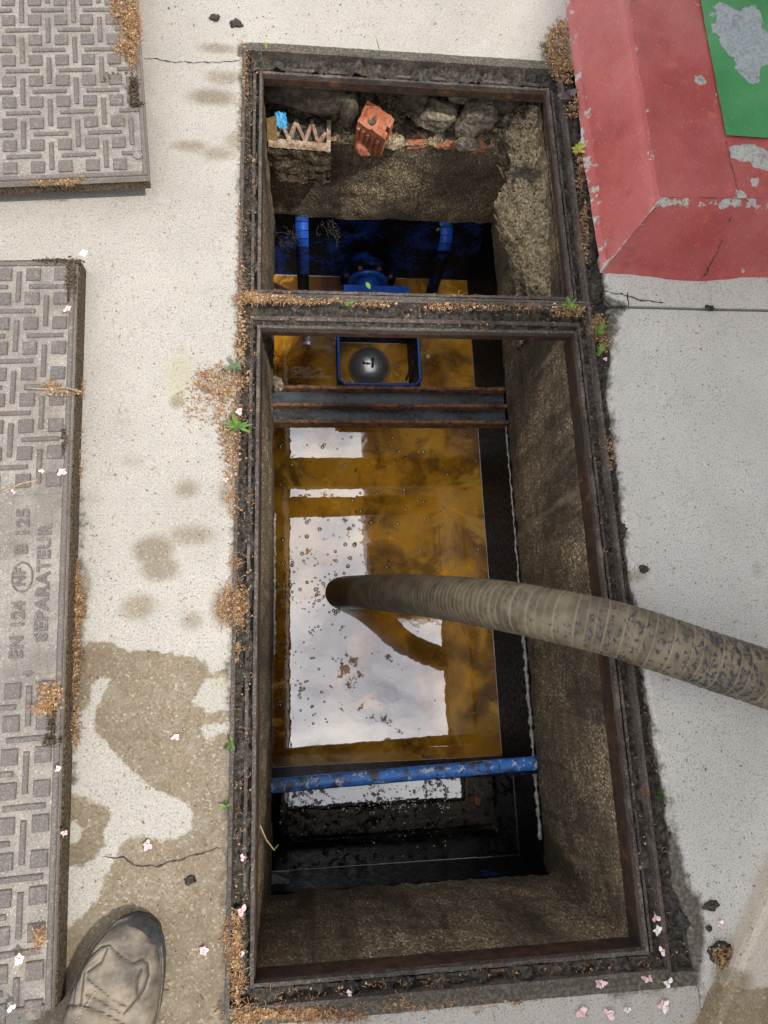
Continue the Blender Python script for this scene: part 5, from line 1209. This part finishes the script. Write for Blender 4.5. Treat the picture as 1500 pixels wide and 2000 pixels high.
# ------------------------------------------------------------------ bubbles and scum on the water
def m_bubble():
    g = G('bubble_film'); tr = g.n('ShaderNodeBsdfTransparent'); gl = g.n('ShaderNodeBsdfGlossy'); gl.inputs['Roughness'].default_value = .02
    lw = g.n('ShaderNodeLayerWeight'); lw.inputs['Blend'].default_value = .35; f = g.math('ADD', g.math('MULTIPLY', lw.outputs['Facing'], .55), .42, clamp=True)
    mx = g.n('ShaderNodeMixShader'); g.l(f, mx.inputs[0]); g.l(tr.outputs[0], mx.inputs[1]); g.l(gl.outputs[0], mx.inputs[2]); g.t.nodes.remove(g.p); g.l(mx.outputs[0], g.out.inputs[0]); return g.m
M_BUB = m_bubble()
rr = random.Random(77); mb = MB()
def dome(x, y, r_):
    n, m_ = 10, 4; b0 = len(mb.v)
    for j in range(m_ + 1):
        a = j / m_ * math.pi / 2
        for k in range(n): mb.v.append((x + r_ * math.cos(a) * math.cos(k * 2 * math.pi / n), y + r_ * math.cos(a) * math.sin(k * 2 * math.pi / n), WZ + .0004 + r_ * .8 * math.sin(a)))
    for j in range(m_):
        for k in range(n): mb.f.append((b0 + j * n + k, b0 + j * n + (k + 1) % n, b0 + (j + 1) * n + (k + 1) % n, b0 + (j + 1) * n + k))
def scat(n, x0, x1, y0, y1, rmin, rmax):
    for _ in range(n):
        p = at(rr.uniform(x0, x1), rr.uniform(y0, y1), WZ)
        if p.x < TX0 + .012 or p.x > TX1 - .012 or p.y < -.235: continue
        dome(p.x, p.y, rr.uniform(rmin, rmax) ** 1.0)
scat(110, 545, 830, 840, 1200,   .0022, .0075); scat(60, 560, 680, 1080, 1200, .002, .0060); scat(90, 545, 950, 830, 1120, .0018, .0050); scat(50, 545, 640, 1230, 1420, .0015, .0045); scat(26, 640, 960, 1200, 1470, .0010, .003); scat(16, 530, 640, 680, 745, .0012, .003)
for cx, cy, n in ((610, 1230, 9), (668, 1235, 8), (540, 1140, 8), (645, 1160, 10), (590, 1340, 10), (660, 1290, 6), (545, 1365, 8)):
    for _ in range(n):
        p = at(cx + rr.gauss(0, 9), cy + rr.gauss(0, 9), WZ)
        if p.x > TX0 + .008: dome(p.x, p.y, rr.uniform(.0015, .0045))
tag(mb.build('bubbles', M_BUB, None, True), 'small bubbles floating on the oily brown water', 'bubbles', kind='stuff')
mb = MB()
for _ in range(150):
    x = rr.uniform(545, 880); y = rr.gauss(1625, 32); p = at(x, y, WK)
    if TY0 + .01 < p.y < -.26: flake(mb, p.x, p.y, WK - .0002, rr, .0008, .0036 if rr.random() < .25 else .0016)
for _ in range(34):
    p = at(rr.uniform(540, 950), rr.uniform(840, 1450), WZ); flake(mb, p.x, p.y, WZ, rr, .0007, .0016)
for _ in range(110):
    p = at(rr.uniform(560, 880), rr.gauss(1572, 7), WK)
    if p.y < -.26: flake(mb, p.x, p.y, WK - .0002, rr, .0012, .0048)
tag(mb.build('scum_flakes', M_WHITE), 'white scum flakes floating on the black water', 'scum', kind='stuff')
mb = MB(); p = at(933, 1563, WK); 
rock('brick_chip', (p.x, p.y, WK + .002), (.008, .012, .004), 71, M_BRICK, 'small red scrap floating on the black water', 'scrap')
M_LINE = simple('white_waterline', (.60, .60, .58), .6, .3, 200)
def wline(p0, p1, label, seed, zz=WZ):
    mb = MB(); pts_ = [Vector(p0).lerp(Vector(p1), i / 60) + Vector((.0006 * fbm(i * .6, seed), .0006 * fbm(i * .6, seed + 4), 0)) for i in range(61)]; mb.tube(pts_, [max(.0003, .0010 * (1 + .8 * fbm(i * .25, seed + 8))) for i in range(61)], 5); o = mb.build('waterline', M_LINE, tank, True); o.matrix_parent_inverse = tki
wline((TX1 - .001, .75, WZ + .001), (TX1 - .001, -.24, WZ + .001), '', 1); wline((TX0 + .01, -.2452, WZ + .001), (.36, -.2452, WZ + .001), '', 2); wline((TX0 + .06, TY0 + .001, WK + .001), (.42, TY0 + .001, WK + .001), '', 3); wline((TX0 + .01, TY1 - .001, WZ + .001), (.33, TY1 - .001, WZ + .001), '', 4); wline((BX0 + .005, BY1 - .005, WZ + .001), (BX1 - .03, BY1 - .005, WZ + .001), '', 5)
# sticks in the float box
for k, (x0, y0, x1, y1) in enumerate(((793, 742, 808, 705), (800, 748, 815, 700))):
    mb = MB(); mb.tube([at(x0, y0, -.77), at(x1, y1, -.66)], .0035, 7); tag(mb.build('stick', M_SOIL, None, True), ['dark wet stick in the float box, nearer the ball', 'dark wet stick in the float box, against its right side'][k], 'stick')

# ------------------------------------------------------------------ off to the side: forecourt canopy overhead and an unseen tanker for the hose, placed and sized for its shade
M_SOF = simple('canopy_soffit', (.16, .13, .09), .7, .15, 6); M_FAS = simple('canopy_fascia', (.45, .46, .48), .5, .1, 6)
hc = 4.5; kx = at(720, 1215, 0); sc_ = (hc + 2 * .8 + CH) / CH; cxn, cyn = kx.x * sc_, kx.y * sc_
e = empty('canopy', (cxn + 4, cyn + 4, 0), 0, 'flat forecourt canopy above the kerb, seen only mirrored in the water', 'canopy'); ci = Matrix.Translation(e.location).inverted()
o = MB().box(cxn + .05, cxn + 8, cyn + .05, cyn + 7, hc + .04, hc + .30).build('roof_slab', M_SOF, e); o.matrix_parent_inverse = ci
mb = MB(); mb.box(cxn, cxn + .045, cyn, cyn + 7, hc, hc + .45); mb.box(cxn + .046, cxn + 8, cyn, cyn + .045, hc, hc + .45); o = mb.build('fascia', M_FAS, e); o.matrix_parent_inverse = ci
o = MB().box(cxn + 4, cxn + 4.3, cyn + 3.5, cyn + 3.8, 0, hc + .04).build('column', M_FAS, e); o.matrix_parent_inverse = ci

M_TANKER = simple('tanker_paint', (.30, .32, .33), .45, .12, 4); M_TYRE = simple('tyre_rubber', (.025, .025, .026), .85, .2, 60)
tr = empty('tanker_truck', (2.15, -.75, 0), R(-16), 'grey vacuum tanker truck out of frame, added to shade the right of the pit', 'truck')
HT = 2.70; rt = .90
prof = [(.0, -3.2), (rt * .6, -3.16), (rt * .92, -3.0), (rt, -2.8), (rt, 2.2), (rt * .92, 2.4), (rt * .6, 2.55), (.0, 2.6)]
MB().lathe(prof, 40, Matrix.Translation((0, 0, HT - rt)) @ Matrix.Rotation(R(-90), 4, 'X'), False).build('tank_barrel', M_TANKER, tr, True)
MB().box(-.45, .45, -3.3, 5.0, .62, HT - 2 * rt + .10).build('chassis', M_TYRE, tr)
MB().bbox(-1.05, 1.05, 3.0, 4.9, .60, 2.75, .12).build('cab', M_TANKER, tr)
for yy in (-2.4, -1.2, 3.9):
    for sx in (-1, 1):
        wm = Matrix.Translation((sx * .88, yy, .5)) @ Matrix.Rotation(R(90), 4, 'Y'); wh_ = MB().lathe([(.30, -.14), (.47, -.14), (.50, -.10), (.50, .10), (.47, .14), (.30, .14)], 28, wm).build('wheel', M_TYRE, tr, True)
        MB().lathe([(.05, -.13), (.29, -.12), (.29, .12), (.05, .13)], 20, wm).build('rim', M_FAS, wh_, True)
